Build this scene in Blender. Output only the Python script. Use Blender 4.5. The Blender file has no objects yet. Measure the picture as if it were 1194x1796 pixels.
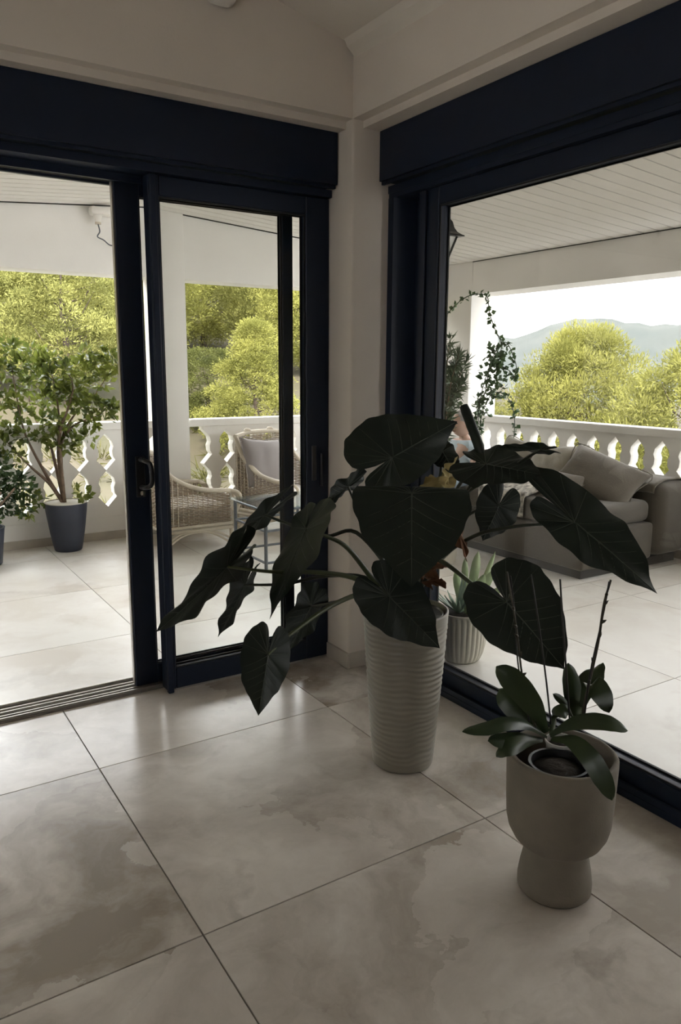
import bpy, bmesh, math, random
from mathutils import Vector, Matrix, noise
rnd = random.Random(7)
PI = math.pi
sc = bpy.context.scene
C = sc.collection

# ---------------------------------------------------------------- camera
CAM = Vector((0.0, 0.0, 1.4715))
YAW, PITCH, ROLL, FPX = 0.5686, 0.1867, 0.0059, 1333.9
fwd = Vector((math.sin(YAW)*math.cos(PITCH), math.cos(YAW)*math.cos(PITCH), -math.sin(PITCH)))
rgt = Vector((math.cos(YAW), -math.sin(YAW), 0.0))
upv = rgt.cross(fwd)
r2 = math.cos(ROLL)*rgt + math.sin(ROLL)*upv
u2 = -math.sin(ROLL)*rgt + math.cos(ROLL)*upv
cd = bpy.data.cameras.new('camera')
cam = bpy.data.objects.new('camera', cd)
C.objects.link(cam)
cam.matrix_world = Matrix(((r2.x, u2.x, -fwd.x, CAM.x), (r2.y, u2.y, -fwd.y, CAM.y), (r2.z, u2.z, -fwd.z, CAM.z), (0, 0, 0, 1)))
cd.sensor_fit = 'HORIZONTAL'
cd.sensor_width = 36.0
cd.lens = 36.0*FPX/1194.0
cd.clip_start = 0.05
cd.clip_end = 5000
sc.camera = cam

# ---------------------------------------------------------------- sky, sun, exposure
w = bpy.data.worlds.new('sky')
sc.world = w
w.use_nodes = True
bg = w.node_tree.nodes['Background']
bg.inputs['Color'].default_value = (0.97, 0.985, 1.0, 1)
bg.inputs['Strength'].default_value = 1.75
sl = bpy.data.lights.new('sun', 'SUN')
sl.energy = 3.0
sl.angle = 0.02
sl.color = (1.0, 0.94, 0.82)
sun = bpy.data.objects.new('sun', sl)
C.objects.link(sun)
sun.rotation_euler = Vector((0.42, 0.52, -0.74)).to_track_quat('-Z', 'Y').to_euler()
sc.view_settings.view_transform = 'Standard'
sc.view_settings.look = 'None'
sc.view_settings.exposure = 2.28
sc.view_settings.gamma = 1.0
sc.view_settings.use_curve_mapping = False
sc.cycles.max_bounces = 10
sc.cycles.diffuse_bounces = 6
sc.cycles.glossy_bounces = 4
sc.cycles.transmission_bounces = 8
sc.cycles.transparent_max_bounces = 16
sc.cycles.sample_clamp_indirect = 6.0

# ---------------------------------------------------------------- helpers
class MB:
    """collects verts and faces; build() links them as one mesh object"""
    def __init__(s):
        s.v = []; s.f = []
    def add(s, vs, fs):
        o = len(s.v)
        s.v.extend([tuple(x) for x in vs])
        s.f.extend([tuple(i+o for i in f) for f in fs])
        return s
    def box(s, x0, x1, y0, y1, z0, z1):
        return s.add([(x0,y0,z0),(x1,y0,z0),(x1,y1,z0),(x0,y1,z0),(x0,y0,z1),(x1,y0,z1),(x1,y1,z1),(x0,y1,z1)],
                     [(0,3,2,1),(4,5,6,7),(0,1,5,4),(1,2,6,5),(2,3,7,6),(3,0,4,7)])
    def rbox(s, x0, x1, y0, y1, z0, z1, r=0.01, seg=2):
        bm = bmesh.new()
        bmesh.ops.create_cube(bm, size=1)
        for v in bm.verts:
            v.co = Vector(((x0+x1)/2 + v.co.x*(x1-x0), (y0+y1)/2 + v.co.y*(y1-y0), (z0+z1)/2 + v.co.z*(z1-z0)))
        bmesh.ops.bevel(bm, geom=list(bm.edges), offset=r, segments=seg, profile=0.5, affect='EDGES')
        bm.verts.ensure_lookup_table()
        for i, v in enumerate(bm.verts): v.index = i
        s.add([v.co[:] for v in bm.verts], [[v.index for v in f.verts] for f in bm.faces])
        bm.free()
        return s
    def tube(s, pts, rad, n=8, caps=True):
        pts = [Vector(p) for p in pts]
        if not hasattr(rad, '__len__'): rad = [rad]*len(pts)
        t0 = (pts[1]-pts[0]).normalized()
        a = t0.orthogonal().normalized()
        vs = []; fs = []
        for i, p in enumerate(pts):
            if i == 0: t = pts[1]-pts[0]
            elif i == len(pts)-1: t = pts[-1]-pts[-2]
            else: t = pts[i+1]-pts[i-1]
            t.normalize()
            a = (a - t*a.dot(t))
            if a.length < 1e-6: a = t.orthogonal()
            a.normalize()
            b = t.cross(a)
            for k in range(n):
                an = 2*PI*k/n
                vs.append(p + (a*math.cos(an)+b*math.sin(an))*rad[i])
        m = len(pts)
        for i in range(m-1):
            for k in range(n):
                fs.append((i*n+k, i*n+(k+1) % n, (i+1)*n+(k+1) % n, (i+1)*n+k))
        if caps:
            fs.append(tuple(range(n-1, -1, -1)))
            fs.append(tuple((m-1)*n+k for k in range(n)))
        return s.add(vs, fs)
    def lathe(s, prof, cx, cy, n=40, fn=None):
        """prof: (radius, z) from bottom inside out; fn(angle, z) scales the radius"""
        vs = []; fs = []
        for (r, z) in prof:
            for k in range(n):
                an = 2*PI*k/n
                q = r*(fn(an, z) if fn else 1.0)
                vs.append((cx+q*math.cos(an), cy+q*math.sin(an), z))
        for i in range(len(prof)-1):
            for k in range(n):
                fs.append((i*n+k, i*n+(k+1) % n, (i+1)*n+(k+1) % n, (i+1)*n+k))
        if prof[0][0] > 1e-5: fs.append(tuple(range(n-1, -1, -1)))
        if prof[-1][0] > 1e-5: fs.append(tuple((len(prof)-1)*n+k for k in range(n)))
        return s.add(vs, fs)
    def prism(s, poly, d0, d1, fn):
        """extrudes a 2D polygon between d0 and d1; fn(a, b, d) -> xyz"""
        n = len(poly)
        vs = [fn(a, b, d0) for a, b in poly] + [fn(a, b, d1) for a, b in poly]
        fs = [tuple(range(n-1, -1, -1)), tuple(range(n, 2*n))]
        fs += [(i, (i+1) % n, n+(i+1) % n, n+i) for i in range(n)]
        return s.add(vs, fs)
    def mesh(s, name, smooth=False, angle=None):
        me = bpy.data.meshes.new(name)
        me.from_pydata(s.v, [], s.f)
        me.validate()
        bm = bmesh.new(); bm.from_mesh(me)
        bmesh.ops.recalc_face_normals(bm, faces=bm.faces)
        bm.to_mesh(me); bm.free()
        if smooth:
            for p in me.polygons: p.use_smooth = True
            if angle: me.set_sharp_from_angle(angle=angle)
        return me
    def build(s, name, mat, parent=None, smooth=False, angle=None):
        return link(name, s.mesh(name, smooth, angle), mat, parent)

def link(name, me, mat, parent=None, local=False):
    o = bpy.data.objects.new(name, me)
    if mat and not me.materials: me.materials.append(mat)
    C.objects.link(o)
    if parent:
        o.parent = parent
        if not parent.get('localspace'):
            o.matrix_parent_inverse = Matrix.Translation(-root_loc(parent))
    return o
def root_loc(o):
    p = Vector((0, 0, 0))
    while o:
        p = p + Vector(o.location) if o.type == 'EMPTY' else p
        o = o.parent if o.type != 'EMPTY' else None
    return p
def thing(name, label, cat, loc=(0, 0, 0), group=None, local=False):
    """an Empty at the base of a thing; its parts are given in world coordinates unless local"""
    o = bpy.data.objects.new(name, None)
    o.empty_display_size = 0.1
    C.objects.link(o); o.location = loc
    if local: o['localspace'] = True
    return tag(o, label, cat, group)
def tag(o, label=None, cat=None, group=None, kind=None):
    if label: o['label'] = label
    if cat: o['category'] = cat
    if group: o['group'] = group
    if kind: o['kind'] = kind
    return o
def struct(o, label, cat=None):
    return tag(o, label, cat, kind='structure')
def sub(name, mb, mat, part, smooth=False, angle=None):
    """a sub-part whose mesh is in the same space as its part"""
    o = link(name, mb.mesh(name, smooth, angle), mat)
    o.parent = part
    return o
def copy_tree(o, parent=None):
    c = o.copy(); C.objects.link(c); c.parent = parent
    if parent: c.matrix_parent_inverse = o.matrix_parent_inverse.copy()
    for ch in list(o.children): copy_tree(ch, c)
    return c
def spline(pts, n=6):
    """Catmull-Rom through the points"""
    P = [Vector(p) for p in pts]
    P = [2*P[0]-P[1]] + P + [2*P[-1]-P[-2]]
    out = []
    for i in range(1, len(P)-2):
        for k in range(n):
            t = k/n
            out.append(0.5*((2*P[i]) + (P[i+1]-P[i-1])*t + (2*P[i-1]-5*P[i]+4*P[i+1]-P[i+2])*t*t + (3*P[i]-P[i-1]-3*P[i+1]+P[i+2])*t**3))
    out.append(P[-2])
    return out
def interp(tab, x):
    for i in range(len(tab)-1):
        if x <= tab[i+1][0]:
            a, b = tab[i], tab[i+1]
            t = (x-a[0])/(b[0]-a[0])
            return a[1]+(b[1]-a[1])*t
    return tab[-1][1]

# ---------------------------------------------------------------- materials
def mat(name, col, rough=0.6, metal=0.0, spec=0.5, vary=0.0, scale=8.0, bump=0.0, bscale=60.0, col2=None, coat=0.0, sheen=0.0):
    m = bpy.data.materials.new(name); m.use_nodes = True
    nt = m.node_tree; b = nt.nodes['Principled BSDF']
    b.inputs['Roughness'].default_value = rough
    b.inputs['Metallic'].default_value = metal
    b.inputs['Specular IOR Level'].default_value = spec
    b.inputs['Coat Weight'].default_value = coat
    b.inputs['Sheen Weight'].default_value = sheen
    tc = nt.nodes.new('ShaderNodeTexCoord')
    n = nt.nodes.new('ShaderNodeTexNoise'); n.inputs['Scale'].default_value = scale; n.inputs['Detail'].default_value = 5
    nt.links.new(tc.outputs['Object'], n.inputs['Vector'])
    mx = nt.nodes.new('ShaderNodeMix'); mx.data_type = 'RGBA'
    c2 = col2 if col2 else tuple(max(0, x*(1-vary)) for x in col)
    mx.inputs['A'].default_value = (*c2, 1)
    mx.inputs['B'].default_value = (*(col if col2 else tuple(min(1, x*(1+vary)) for x in col)), 1)
    rp = nt.nodes.new('ShaderNodeMapRange'); rp.inputs['From Min'].default_value = 0.3; rp.inputs['From Max'].default_value = 0.7
    nt.links.new(n.outputs['Fac'], rp.inputs['Value'])
    nt.links.new(rp.outputs['Result'], mx.inputs['Factor'])
    nt.links.new(mx.outputs['Result'], b.inputs['Base Color'])
    if bump:
        n2 = nt.nodes.new('ShaderNodeTexNoise'); n2.inputs['Scale'].default_value = bscale; n2.inputs['Detail'].default_value = 4
        nt.links.new(tc.outputs['Object'], n2.inputs['Vector'])
        bp = nt.nodes.new('ShaderNodeBump'); bp.inputs['Strength'].default_value = bump; bp.inputs['Distance'].default_value = 0.01
        nt.links.new(n2.outputs['Fac'], bp.inputs['Height'])
        nt.links.new(bp.outputs['Normal'], b.inputs['Normal'])
    return m

def marble(name, lo, mid, hi, rough, tint=0.06):
    """cloudy onyx-look porcelain, different on every tile object"""
    m = bpy.data.materials.new(name); m.use_nodes = True
    nt = m.node_tree; L = nt.links.new; b = nt.nodes['Principled BSDF']
    tc = nt.nodes.new('ShaderNodeTexCoord'); oi = nt.nodes.new('ShaderNodeObjectInfo')
    mul = nt.nodes.new('ShaderNodeMath'); mul.operation = 'MULTIPLY'; mul.inputs[1].default_value = 57.0
    L(oi.outputs['Random'], mul.inputs[0])
    ad = nt.nodes.new('ShaderNodeVectorMath'); ad.operation = 'ADD'
    L(tc.outputs['Object'], ad.inputs[0]); L(mul.outputs[0], ad.inputs[1])
    warp = nt.nodes.new('ShaderNodeTexNoise'); warp.inputs['Scale'].default_value = 1.7; warp.inputs['Detail'].default_value = 6
    L(ad.outputs[0], warp.inputs['Vector'])
    sc1 = nt.nodes.new('ShaderNodeVectorMath'); sc1.operation = 'SCALE'; sc1.inputs['Scale'].default_value = 0.9
    L(warp.outputs['Color'], sc1.inputs[0])
    ad2 = nt.nodes.new('ShaderNodeVectorMath'); ad2.operation = 'ADD'
    L(ad.outputs[0], ad2.inputs[0]); L(sc1.outputs[0], ad2.inputs[1])
    cl = nt.nodes.new('ShaderNodeTexNoise'); cl.inputs['Scale'].default_value = 1.5; cl.inputs['Detail'].default_value = 8; cl.inputs['Roughness'].default_value = 0.62
    L(ad2.outputs[0], cl.inputs['Vector'])
    vo = nt.nodes.new('ShaderNodeTexVoronoi'); vo.inputs['Scale'].default_value = 2.3; vo.feature = 'SMOOTH_F1'; vo.inputs['Smoothness'].default_value = 0.15
    L(ad2.outputs[0], vo.inputs['Vector'])
    cr = nt.nodes.new('ShaderNodeValToRGB')
    e = cr.color_ramp.elements
    e[0].position = 0.36; e[0].color = (*lo, 1)
    e[1].position = 0.66; e[1].color = (*hi, 1)
    k = e.new(0.5); k.color = (*mid, 1)
    sm = nt.nodes.new('ShaderNodeMath'); sm.operation = 'MULTIPLY_ADD'; sm.inputs[1].default_value = 0.22
    sb = nt.nodes.new('ShaderNodeMath'); sb.operation = 'SUBTRACT'; sb.inputs[1].default_value = 0.5
    L(vo.outputs['Distance'], sb.inputs[0])
    L(sb.outputs[0], sm.inputs[0]); L(cl.outputs['Fac'], sm.inputs[2])
    L(sm.outputs[0], cr.inputs['Fac'])
    # plates of slightly different tone with crisp wandering borders
    w2n = nt.nodes.new('ShaderNodeTexNoise'); w2n.inputs['Scale'].default_value = 5.0; w2n.inputs['Detail'].default_value = 7; w2n.inputs['Roughness'].default_value = 0.6
    L(ad.outputs[0], w2n.inputs['Vector'])
    s2 = nt.nodes.new('ShaderNodeVectorMath'); s2.operation = 'SCALE'; s2.inputs['Scale'].default_value = 0.35
    L(w2n.outputs['Color'], s2.inputs[0])
    ad3 = nt.nodes.new('ShaderNodeVectorMath'); ad3.operation = 'ADD'
    L(ad2.outputs[0], ad3.inputs[0]); L(s2.outputs[0], ad3.inputs[1])
    ve = nt.nodes.new('ShaderNodeTexVoronoi'); ve.inputs['Scale'].default_value = 1.25
    L(ad3.outputs[0], ve.inputs['Vector'])
    sx_ = nt.nodes.new('ShaderNodeSeparateColor'); L(ve.outputs['Color'], sx_.inputs[0])
    mr = nt.nodes.new('ShaderNodeMapRange'); mr.inputs['To Min'].default_value = 0.0; mr.inputs['To Max'].default_value = 0.5
    L(sx_.outputs[0], mr.inputs['Value'])
    mx = nt.nodes.new('ShaderNodeMix'); mx.data_type = 'RGBA'
    L(mr.outputs['Result'], mx.inputs['Factor']); L(cr.outputs['Color'], mx.inputs['A']); mx.inputs['B'].default_value = (*hi, 1)
    # small rusty brown patches
    sp_ = nt.nodes.new('ShaderNodeTexNoise'); sp_.inputs['Scale'].default_value = 2.6; sp_.inputs['Detail'].default_value = 5
    L(ad3.outputs[0], sp_.inputs['Vector'])
    m3 = nt.nodes.new('ShaderNodeMapRange'); m3.inputs['From Min'].default_value = 0.61; m3.inputs['From Max'].default_value = 0.80; m3.inputs['To Max'].default_value = 0.48
    L(sp_.outputs['Fac'], m3.inputs['Value'])
    m4 = nt.nodes.new('ShaderNodeMix'); m4.data_type = 'RGBA'
    L(m3.outputs['Result'], m4.inputs['Factor']); L(mx.outputs['Result'], m4.inputs['A']); m4.inputs['B'].default_value = (*[q*0.72 for q in lo], 1)
    mx = m4
    L(mx.outputs['Result'], b.inputs['Base Color'])
    b.inputs['Roughness'].default_value = rough
    return m

def glass_mat(name, ior=1.5, tint=(0.95, 0.96, 0.95)):
    m = bpy.data.materials.new(name); m.use_nodes = True
    nt = m.node_tree; nt.nodes.clear(); L = nt.links.new
    out = nt.nodes.new('ShaderNodeOutputMaterial')
    tr = nt.nodes.new('ShaderNodeBsdfTransparent'); tr.inputs['Color'].default_value = (*tint, 1)
    gl = nt.nodes.new('ShaderNodeBsdfGlossy'); gl.inputs['Roughness'].default_value = 0.0
    fr = nt.nodes.new('ShaderNodeFresnel'); fr.inputs['IOR'].default_value = ior
    mx = nt.nodes.new('ShaderNodeMixShader')
    ge = nt.nodes.new('ShaderNodeNewGeometry')
    io = nt.nodes.new('ShaderNodeMix'); io.data_type = 'FLOAT'      # the exit face of the thin pane reflects like the entry face
    io.inputs['A'].default_value = ior; io.inputs['B'].default_value = 1.0/ior
    L(ge.outputs['Backfacing'], io.inputs['Factor']); L(io.outputs['Result'], fr.inputs['IOR'])
    L(fr.outputs[0], mx.inputs[0]); L(tr.outputs[0], mx.inputs[1]); L(gl.outputs[0], mx.inputs[2]); L(mx.outputs[0], out.inputs['Surface'])
    return m

def leaf_mat(name, ca, cb, rough=0.45, trans=0.3, scale=3.0, spec=0.5):
    m = bpy.data.materials.new(name); m.use_nodes = True
    nt = m.node_tree; L = nt.links.new; b = nt.nodes['Principled BSDF']
    out = nt.nodes['Material Output']
    tc = nt.nodes.new('ShaderNodeTexCoord'); n = nt.nodes.new('ShaderNodeTexNoise')
    n.inputs['Scale'].default_value = scale; n.inputs['Detail'].default_value = 3
    oi = nt.nodes.new('ShaderNodeObjectInfo')
    ad = nt.nodes.new('ShaderNodeVectorMath'); ad.operation = 'ADD'
    mu = nt.nodes.new('ShaderNodeMath'); mu.operation = 'MULTIPLY'; mu.inputs[1].default_value = 31.0
    L(oi.outputs['Random'], mu.inputs[0]); L(tc.outputs['Object'], ad.inputs[0]); L(mu.outputs[0], ad.inputs[1])
    L(ad.outputs[0], n.inputs['Vector'])
    rp = nt.nodes.new('ShaderNodeMapRange'); rp.inputs['From Min'].default_value = 0.32; rp.inputs['From Max'].default_value = 0.68
    L(n.outputs['Fac'], rp.inputs['Value'])
    mx = nt.nodes.new('ShaderNodeMix'); mx.data_type = 'RGBA'
    mx.inputs['A'].default_value = (*ca, 1); mx.inputs['B'].default_value = (*cb, 1)
    L(rp.outputs['Result'], mx.inputs['Factor']); L(mx.outputs['Result'], b.inputs['Base Color'])
    b.inputs['Roughness'].default_value = rough; b.inputs['Specular IOR Level'].default_value = spec
    if trans:
        t = nt.nodes.new('ShaderNodeBsdfTranslucent'); L(mx.outputs['Result'], t.inputs['Color'])
        ms = nt.nodes.new('ShaderNodeMixShader'); ms.inputs[0].default_value = trans
        L(b.outputs[0], ms.inputs[1]); L(t.outputs[0], ms.inputs[2]); L(ms.outputs[0], out.inputs['Surface'])
    return m

M = {}
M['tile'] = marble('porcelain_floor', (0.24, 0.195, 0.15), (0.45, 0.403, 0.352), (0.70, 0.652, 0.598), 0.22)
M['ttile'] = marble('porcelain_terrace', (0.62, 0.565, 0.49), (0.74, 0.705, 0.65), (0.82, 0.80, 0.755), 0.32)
M['grout'] = mat('grout', (0.20, 0.175, 0.15), 0.9, vary=0.1)
M['plaster'] = mat('interior_plaster', (0.68, 0.615, 0.545), 0.85, vary=0.03, scale=3, bump=0.05, bscale=90)
M['ceil'] = mat('ceiling_paint', (0.70, 0.65, 0.58), 0.85, vary=0.02, scale=3)
M['skirt'] = mat('skirting_tile', (0.50, 0.455, 0.39), 0.4, vary=0.12, scale=6)
M['navy'] = mat('navy_aluminium', (0.0062, 0.0118, 0.028), 0.45, vary=0.06, scale=20, spec=0.3)
M['navyseal'] = mat('rubber_seal', (0.008, 0.009, 0.011), 0.7)
M['alu'] = mat('track_aluminium', (0.42, 0.40, 0.37), 0.38, metal=0.85, vary=0.1, scale=30)
M['black'] = mat('black_metal', (0.01, 0.01, 0.012), 0.3, vary=0.1)
M['chrome'] = mat('chrome', (0.75, 0.75, 0.75), 0.15, metal=1.0, vary=0.03)
M['glass'] = glass_mat('window_glass', 1.16, (0.905, 0.905, 0.895))
M['solar'] = glass_mat('solar_control_glass', 1.26, (0.765, 0.76, 0.75))
M['tglass'] = glass_mat('table_glass', 1.5, (0.86, 0.93, 0.95))
M['ext'] = mat('exterior_render', (0.85, 0.832, 0.795), 0.85, vary=0.03, scale=2.5, bump=0.06, bscale=70)
M['board'] = mat('ceiling_board', (0.79, 0.765, 0.72), 0.6, vary=0.02, scale=4)
M['dark'] = mat('gap_shade_paint', (0.03, 0.028, 0.025), 0.9)  # near-black colour that paints in the shade of the ceiling gaps
M['roof'] = mat('roof_slab', (0.5, 0.45, 0.4), 0.9, vary=0.1)
M['alo'] = leaf_mat('alocasia_leaf', (0.0085, 0.0135, 0.0105), (0.014, 0.021, 0.0145), 0.5, 0.05, 9, spec=0.28)
M['vein'] = mat('leaf_vein', (0.042, 0.052, 0.038), 0.5, vary=0.1, scale=20)
M['pet'] = mat('petiole_skin', (0.024, 0.03, 0.018), 0.4, vary=0.3, scale=9)
M['petpale'] = mat('petiole_pale', (0.055, 0.068, 0.028), 0.4, vary=0.35, scale=9)
M['dry'] = mat('dry_leaf', (0.20, 0.10, 0.055), 0.8, vary=0.4, scale=25)
M['tan'] = mat('withered_leaf', (0.42, 0.34, 0.15), 0.8, vary=0.35, scale=25)
M['soil'] = mat('potting_soil', (0.025, 0.018, 0.013), 0.95, vary=0.4, scale=40, bump=0.8, bscale=60)
M['orch'] = leaf_mat('orchid_leaf', (0.018, 0.036, 0.013), (0.034, 0.058, 0.02), 0.34, 0.10, 7)
M['stalk'] = mat('flower_stalk', (0.04, 0.035, 0.022), 0.6, vary=0.4, scale=30)
M['stake'] = mat('support_stake', (0.012, 0.012, 0.012), 0.6)
M['plastic'] = mat('black_plastic', (0.012, 0.012, 0.013), 0.35)
M['clear'] = mat('clear_cup', (0.5, 0.5, 0.47), 0.2, vary=0.1)
M['navypot'] = mat('slate_planter', (0.028, 0.034, 0.052), 0.5, vary=0.12, scale=5)
M['whitepot'] = mat('cream_planter', (0.60, 0.57, 0.49), 0.6, vary=0.06, scale=5)
M['wicker'] = mat('wicker_strand', (0.31, 0.24, 0.17), 0.6, vary=0.22, scale=14)
M['rattan'] = mat('rattan_pole', (0.60, 0.53, 0.43), 0.5, vary=0.14, scale=9)
M['cushion'] = mat('mauve_cushion', (0.31, 0.28, 0.28), 0.9, vary=0.05, scale=6, sheen=0.2, bump=0.15, bscale=200)
M['cream'] = mat('cream_cushion', (0.72, 0.70, 0.66), 0.9, vary=0.04, scale=6)
M['greymetal'] = mat('grey_metal', (0.09, 0.10, 0.115), 0.4, vary=0.1)
M['sofa'] = mat('taupe_upholstery', (0.085, 0.074, 0.058), 0.9, vary=0.10, scale=5, sheen=0.25, bump=0.2, bscale=150)
M['pillow'] = mat('taupe_pillow', (0.135, 0.118, 0.094), 0.9, vary=0.08, scale=6, sheen=0.25, bump=0.2, bscale=120)
M['pillow2'] = mat('sand_pillow', (0.25, 0.225, 0.18), 0.9, vary=0.08, scale=6, sheen=0.2, bump=0.2, bscale=120)
M['plinth'] = mat('sofa_plinth', (0.06, 0.058, 0.055), 0.7)
M['bark'] = mat('branch_bark', (0.16, 0.11, 0.075), 0.85, vary=0.3, scale=25, bump=0.5, bscale=50)
M['ficus'] = leaf_mat('ficus_leaf', (0.055, 0.082, 0.018), (0.23, 0.265, 0.05), 0.33, 0.4, 6)
M['shrub'] = leaf_mat('dark_shrub_leaf', (0.022, 0.05, 0.014), (0.055, 0.10, 0.02), 0.4, 0.25, 6)
M['olive'] = leaf_mat('olive_leaf', (0.07, 0.10, 0.06), (0.12, 0.16, 0.09), 0.45, 0.2, 8)
M['ivy'] = leaf_mat('ivy_leaf', (0.035, 0.075, 0.03), (0.07, 0.12, 0.045), 0.4, 0.25, 8)
M['succ'] = leaf_mat('succulent_leaf', (0.34, 0.46, 0.24), (0.48, 0.58, 0.33), 0.4, 0.1, 9)
M['agave'] = leaf_mat('agave_leaf', (0.22, 0.34, 0.26), (0.36, 0.48, 0.36), 0.4, 0.1, 9)
M['pineA'] = leaf_mat('pine_yellow_green', (0.165, 0.170, 0.045), (0.33, 0.326, 0.097), 0.7, 0.35, 0.9, spec=0.1)
M['pineB'] = leaf_mat('pine_olive_green', (0.132, 0.139, 0.044), (0.27, 0.268, 0.086), 0.7, 0.35, 0.9, spec=0.1)
M['pineD'] = leaf_mat('pine_dark_green', (0.06, 0.07, 0.024), (0.15, 0.16, 0.046), 0.7, 0.3, 0.9, spec=0.1)
M['pbark'] = mat('pine_bark', (0.075, 0.056, 0.044), 0.9, vary=0.3, scale=8)
M['ground'] = mat('dry_hillside', (0.060, 0.047, 0.030), 0.95, scale=0.35, col2=(0.034, 0.034, 0.014), bump=0.5, bscale=3)
M['scrub'] = leaf_mat('dry_scrub', (0.05, 0.048, 0.018), (0.085, 0.083, 0.028), 0.8, 0.3, 1.2, spec=0.1)
M['mount'] = mat('far_hills', (0.040, 0.052, 0.050), 0.95, scale=0.012, col2=(0.068, 0.076, 0.072), bump=0.0)
M['lampglass'] = mat('frosted_lamp_glass', (0.72, 0.72, 0.64), 0.35, vary=0.05)
M['skin'] = mat('skin', (0.52, 0.34, 0.26), 0.55, vary=0.06, scale=9)
M['hair'] = mat('grey_hair', (0.36, 0.34, 0.33), 0.7, vary=0.3, scale=40)
M['shirt'] = mat('pale_blue_shirt', (0.50, 0.60, 0.66), 0.85, vary=0.05, scale=8)
M['jeans'] = mat('light_blue_jeans', (0.34, 0.43, 0.52), 0.85, vary=0.10, scale=10)
M['shoe'] = mat('white_shoe', (0.7, 0.68, 0.65), 0.6)
M['spot'] = mat('white_lamp_housing', (0.78, 0.75, 0.70), 0.45)

# ================================================================ FLOORS
TX, TY, GAP = 0.6507, 1.678, 0.005
def paving(parent, x0, x1, y0, y1, ox, oy, material, z=0.0, size=1.0):
    full = MB().box(-size/2+GAP/2, size/2-GAP/2, -size/2+GAP/2, size/2-GAP/2, -0.012, 0).mesh('tile')
    full.materials.append(material)
    kx = math.floor((x0-ox)/size)
    while ox+kx*size < x1-1e-3:
        ky = math.floor((y0-oy)/size)
        while oy+ky*size < y1-1e-3:
            a0, a1 = max(x0, ox+kx*size), min(x1, ox+(kx+1)*size)
            b0, b1 = max(y0, oy+ky*size), min(y1, oy+(ky+1)*size)
            cx, cy = (a0+a1)/2, (b0+b1)/2
            if a1-a0 > 0.03 and b1-b0 > 0.03:
                if a1-a0 > size-1e-4 and b1-b0 > size-1e-4: me = full
                else:
                    hx, hy = (a1-a0-GAP)/2, (b1-b0-GAP)/2
                    me = MB().box(-hx, hx, -hy, hy, -0.012, 0).mesh('tile'); me.materials.append(material)
                t = bpy.data.objects.new('tile', me); C.objects.link(t)
                t.location = (cx, cy, z); t.parent = parent
            ky += 1
        kx += 1
floor = struct(MB().box(-3.5, 2.16, -3.5, 3.26, -0.10, -0.004).build('floor', M['grout']), 'polished beige stone-look tiled floor of the room')
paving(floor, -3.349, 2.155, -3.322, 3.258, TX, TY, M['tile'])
tfl = struct(MB().box(-3.6, 5.75, 3.40, 6.75, -0.25, -0.004).box(2.39, 5.75, -2.6, 3.40, -0.25, -0.004).build('floor_terrace', M['grout']), 'pale tiled terrace floor outside the sliding doors')
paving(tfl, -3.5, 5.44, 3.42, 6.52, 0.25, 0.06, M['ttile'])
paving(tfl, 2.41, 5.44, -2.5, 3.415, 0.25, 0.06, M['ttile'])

# ================================================================ ROOM SHELL
wl = MB()
wl.box(-3.5, 1.97, 3.0, 3.44, 2.545, 4.4).box(-3.5, 1.97, 3.055, 3.44, 2.515, 2.545)
wl.box(-3.5, -2.4, 3.0, 3.44, -0.1, 2.515)
struct(wl.build('wall_left', M['plaster']), 'off-white plaster wall above the left sliding door')
wr = MB()
wr.box(1.97, 2.40, -3.5, 3.0, 2.545, 4.4).box(2.025, 2.40, -3.5, 3.0, 2.515, 2.545)
wr.box(1.97, 2.40, -3.5, -0.8, -0.1, 2.515)
struct(wr.build('wall_right', M['plaster']), 'off-white plaster wall above the right window')
struct(MB().rbox(1.97, 2.40, 3.0, 3.44, -0.1, 4.4, 0.012, 3).build('wall_corner', M['plaster'], smooth=True, angle=0.6), 'narrow off-white corner pier between the two glazed openings')
struct(MB().box(1.958, 1.97, 2.988, 3.19, 0.001, 0.078).build('baseboard_left', M['skirt']), 'tile skirting on the left face of the corner pier')
struct(MB().box(1.971, 2.155, 2.988, 3.0, 0.001, 0.078).build('baseboard_right', M['skirt']), 'tile skirting on the front face of the corner pier')
struct(MB().box(-3.7, -3.5, -3.7, -2.0, -0.1, 4.4).box(-3.7, -3.5, 0.4, 3.44, -0.1, 4.4).box(-3.7, -3.5, -2.0, 0.4, -0.1, 1.1).box(-3.7, -3.5, -2.0, 0.4, 2.2, 4.4).build('wall_side', M['plaster']), 'plain plaster wall on the far left of the room')
struct(MB().box(-3.5, 2.4, -3.7, -3.5, -0.1, 4.4).build('wall_back', M['plaster']), 'plain plaster wall behind the viewer')
w3 = struct(thing('window_fill_added', 'unseen window added to the room for fill light', None), 'unseen window added to the room for fill light')  # added out of view, lets extra daylight in to fill the room
for a_, b_ in ((-2.0, -1.93), (-0.835, -0.765), (0.33, 0.4)): MB().box(-3.66, -3.58, a_, b_, 1.1, 2.2).build('stile', M['navy'], w3)
for y0, y1 in ((-1.93, -0.835), (-0.765, 0.33)):
    MB().box(-3.66, -3.58, y0, y1, 1.1, 1.17).build('bottom_rail', M['navy'], w3)
    MB().box(-3.66, -3.58, y0, y1, 2.13, 2.2).build('top_rail', M['navy'], w3)
    MB().box(-3.626, -3.614, y0, y1, 1.17, 2.13).build('pane', M['glass'], w3)
struct(MB().box(-6.2, -3.751, -6.2, 3.44, 2.5, 2.65).build('roof_sunblock_added', M['roof']), 'unseen deep eave added to keep sun out of the side window')  # added out of view to stop sun reaching the fill opening
cp = MB().prism([(1.99, 2.83), (1.99, 2.93), (-3.5, 4.30), (-3.5, 4.20)], -3.5, 3.01, lambda a, b, d: (a, d, b))
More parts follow.
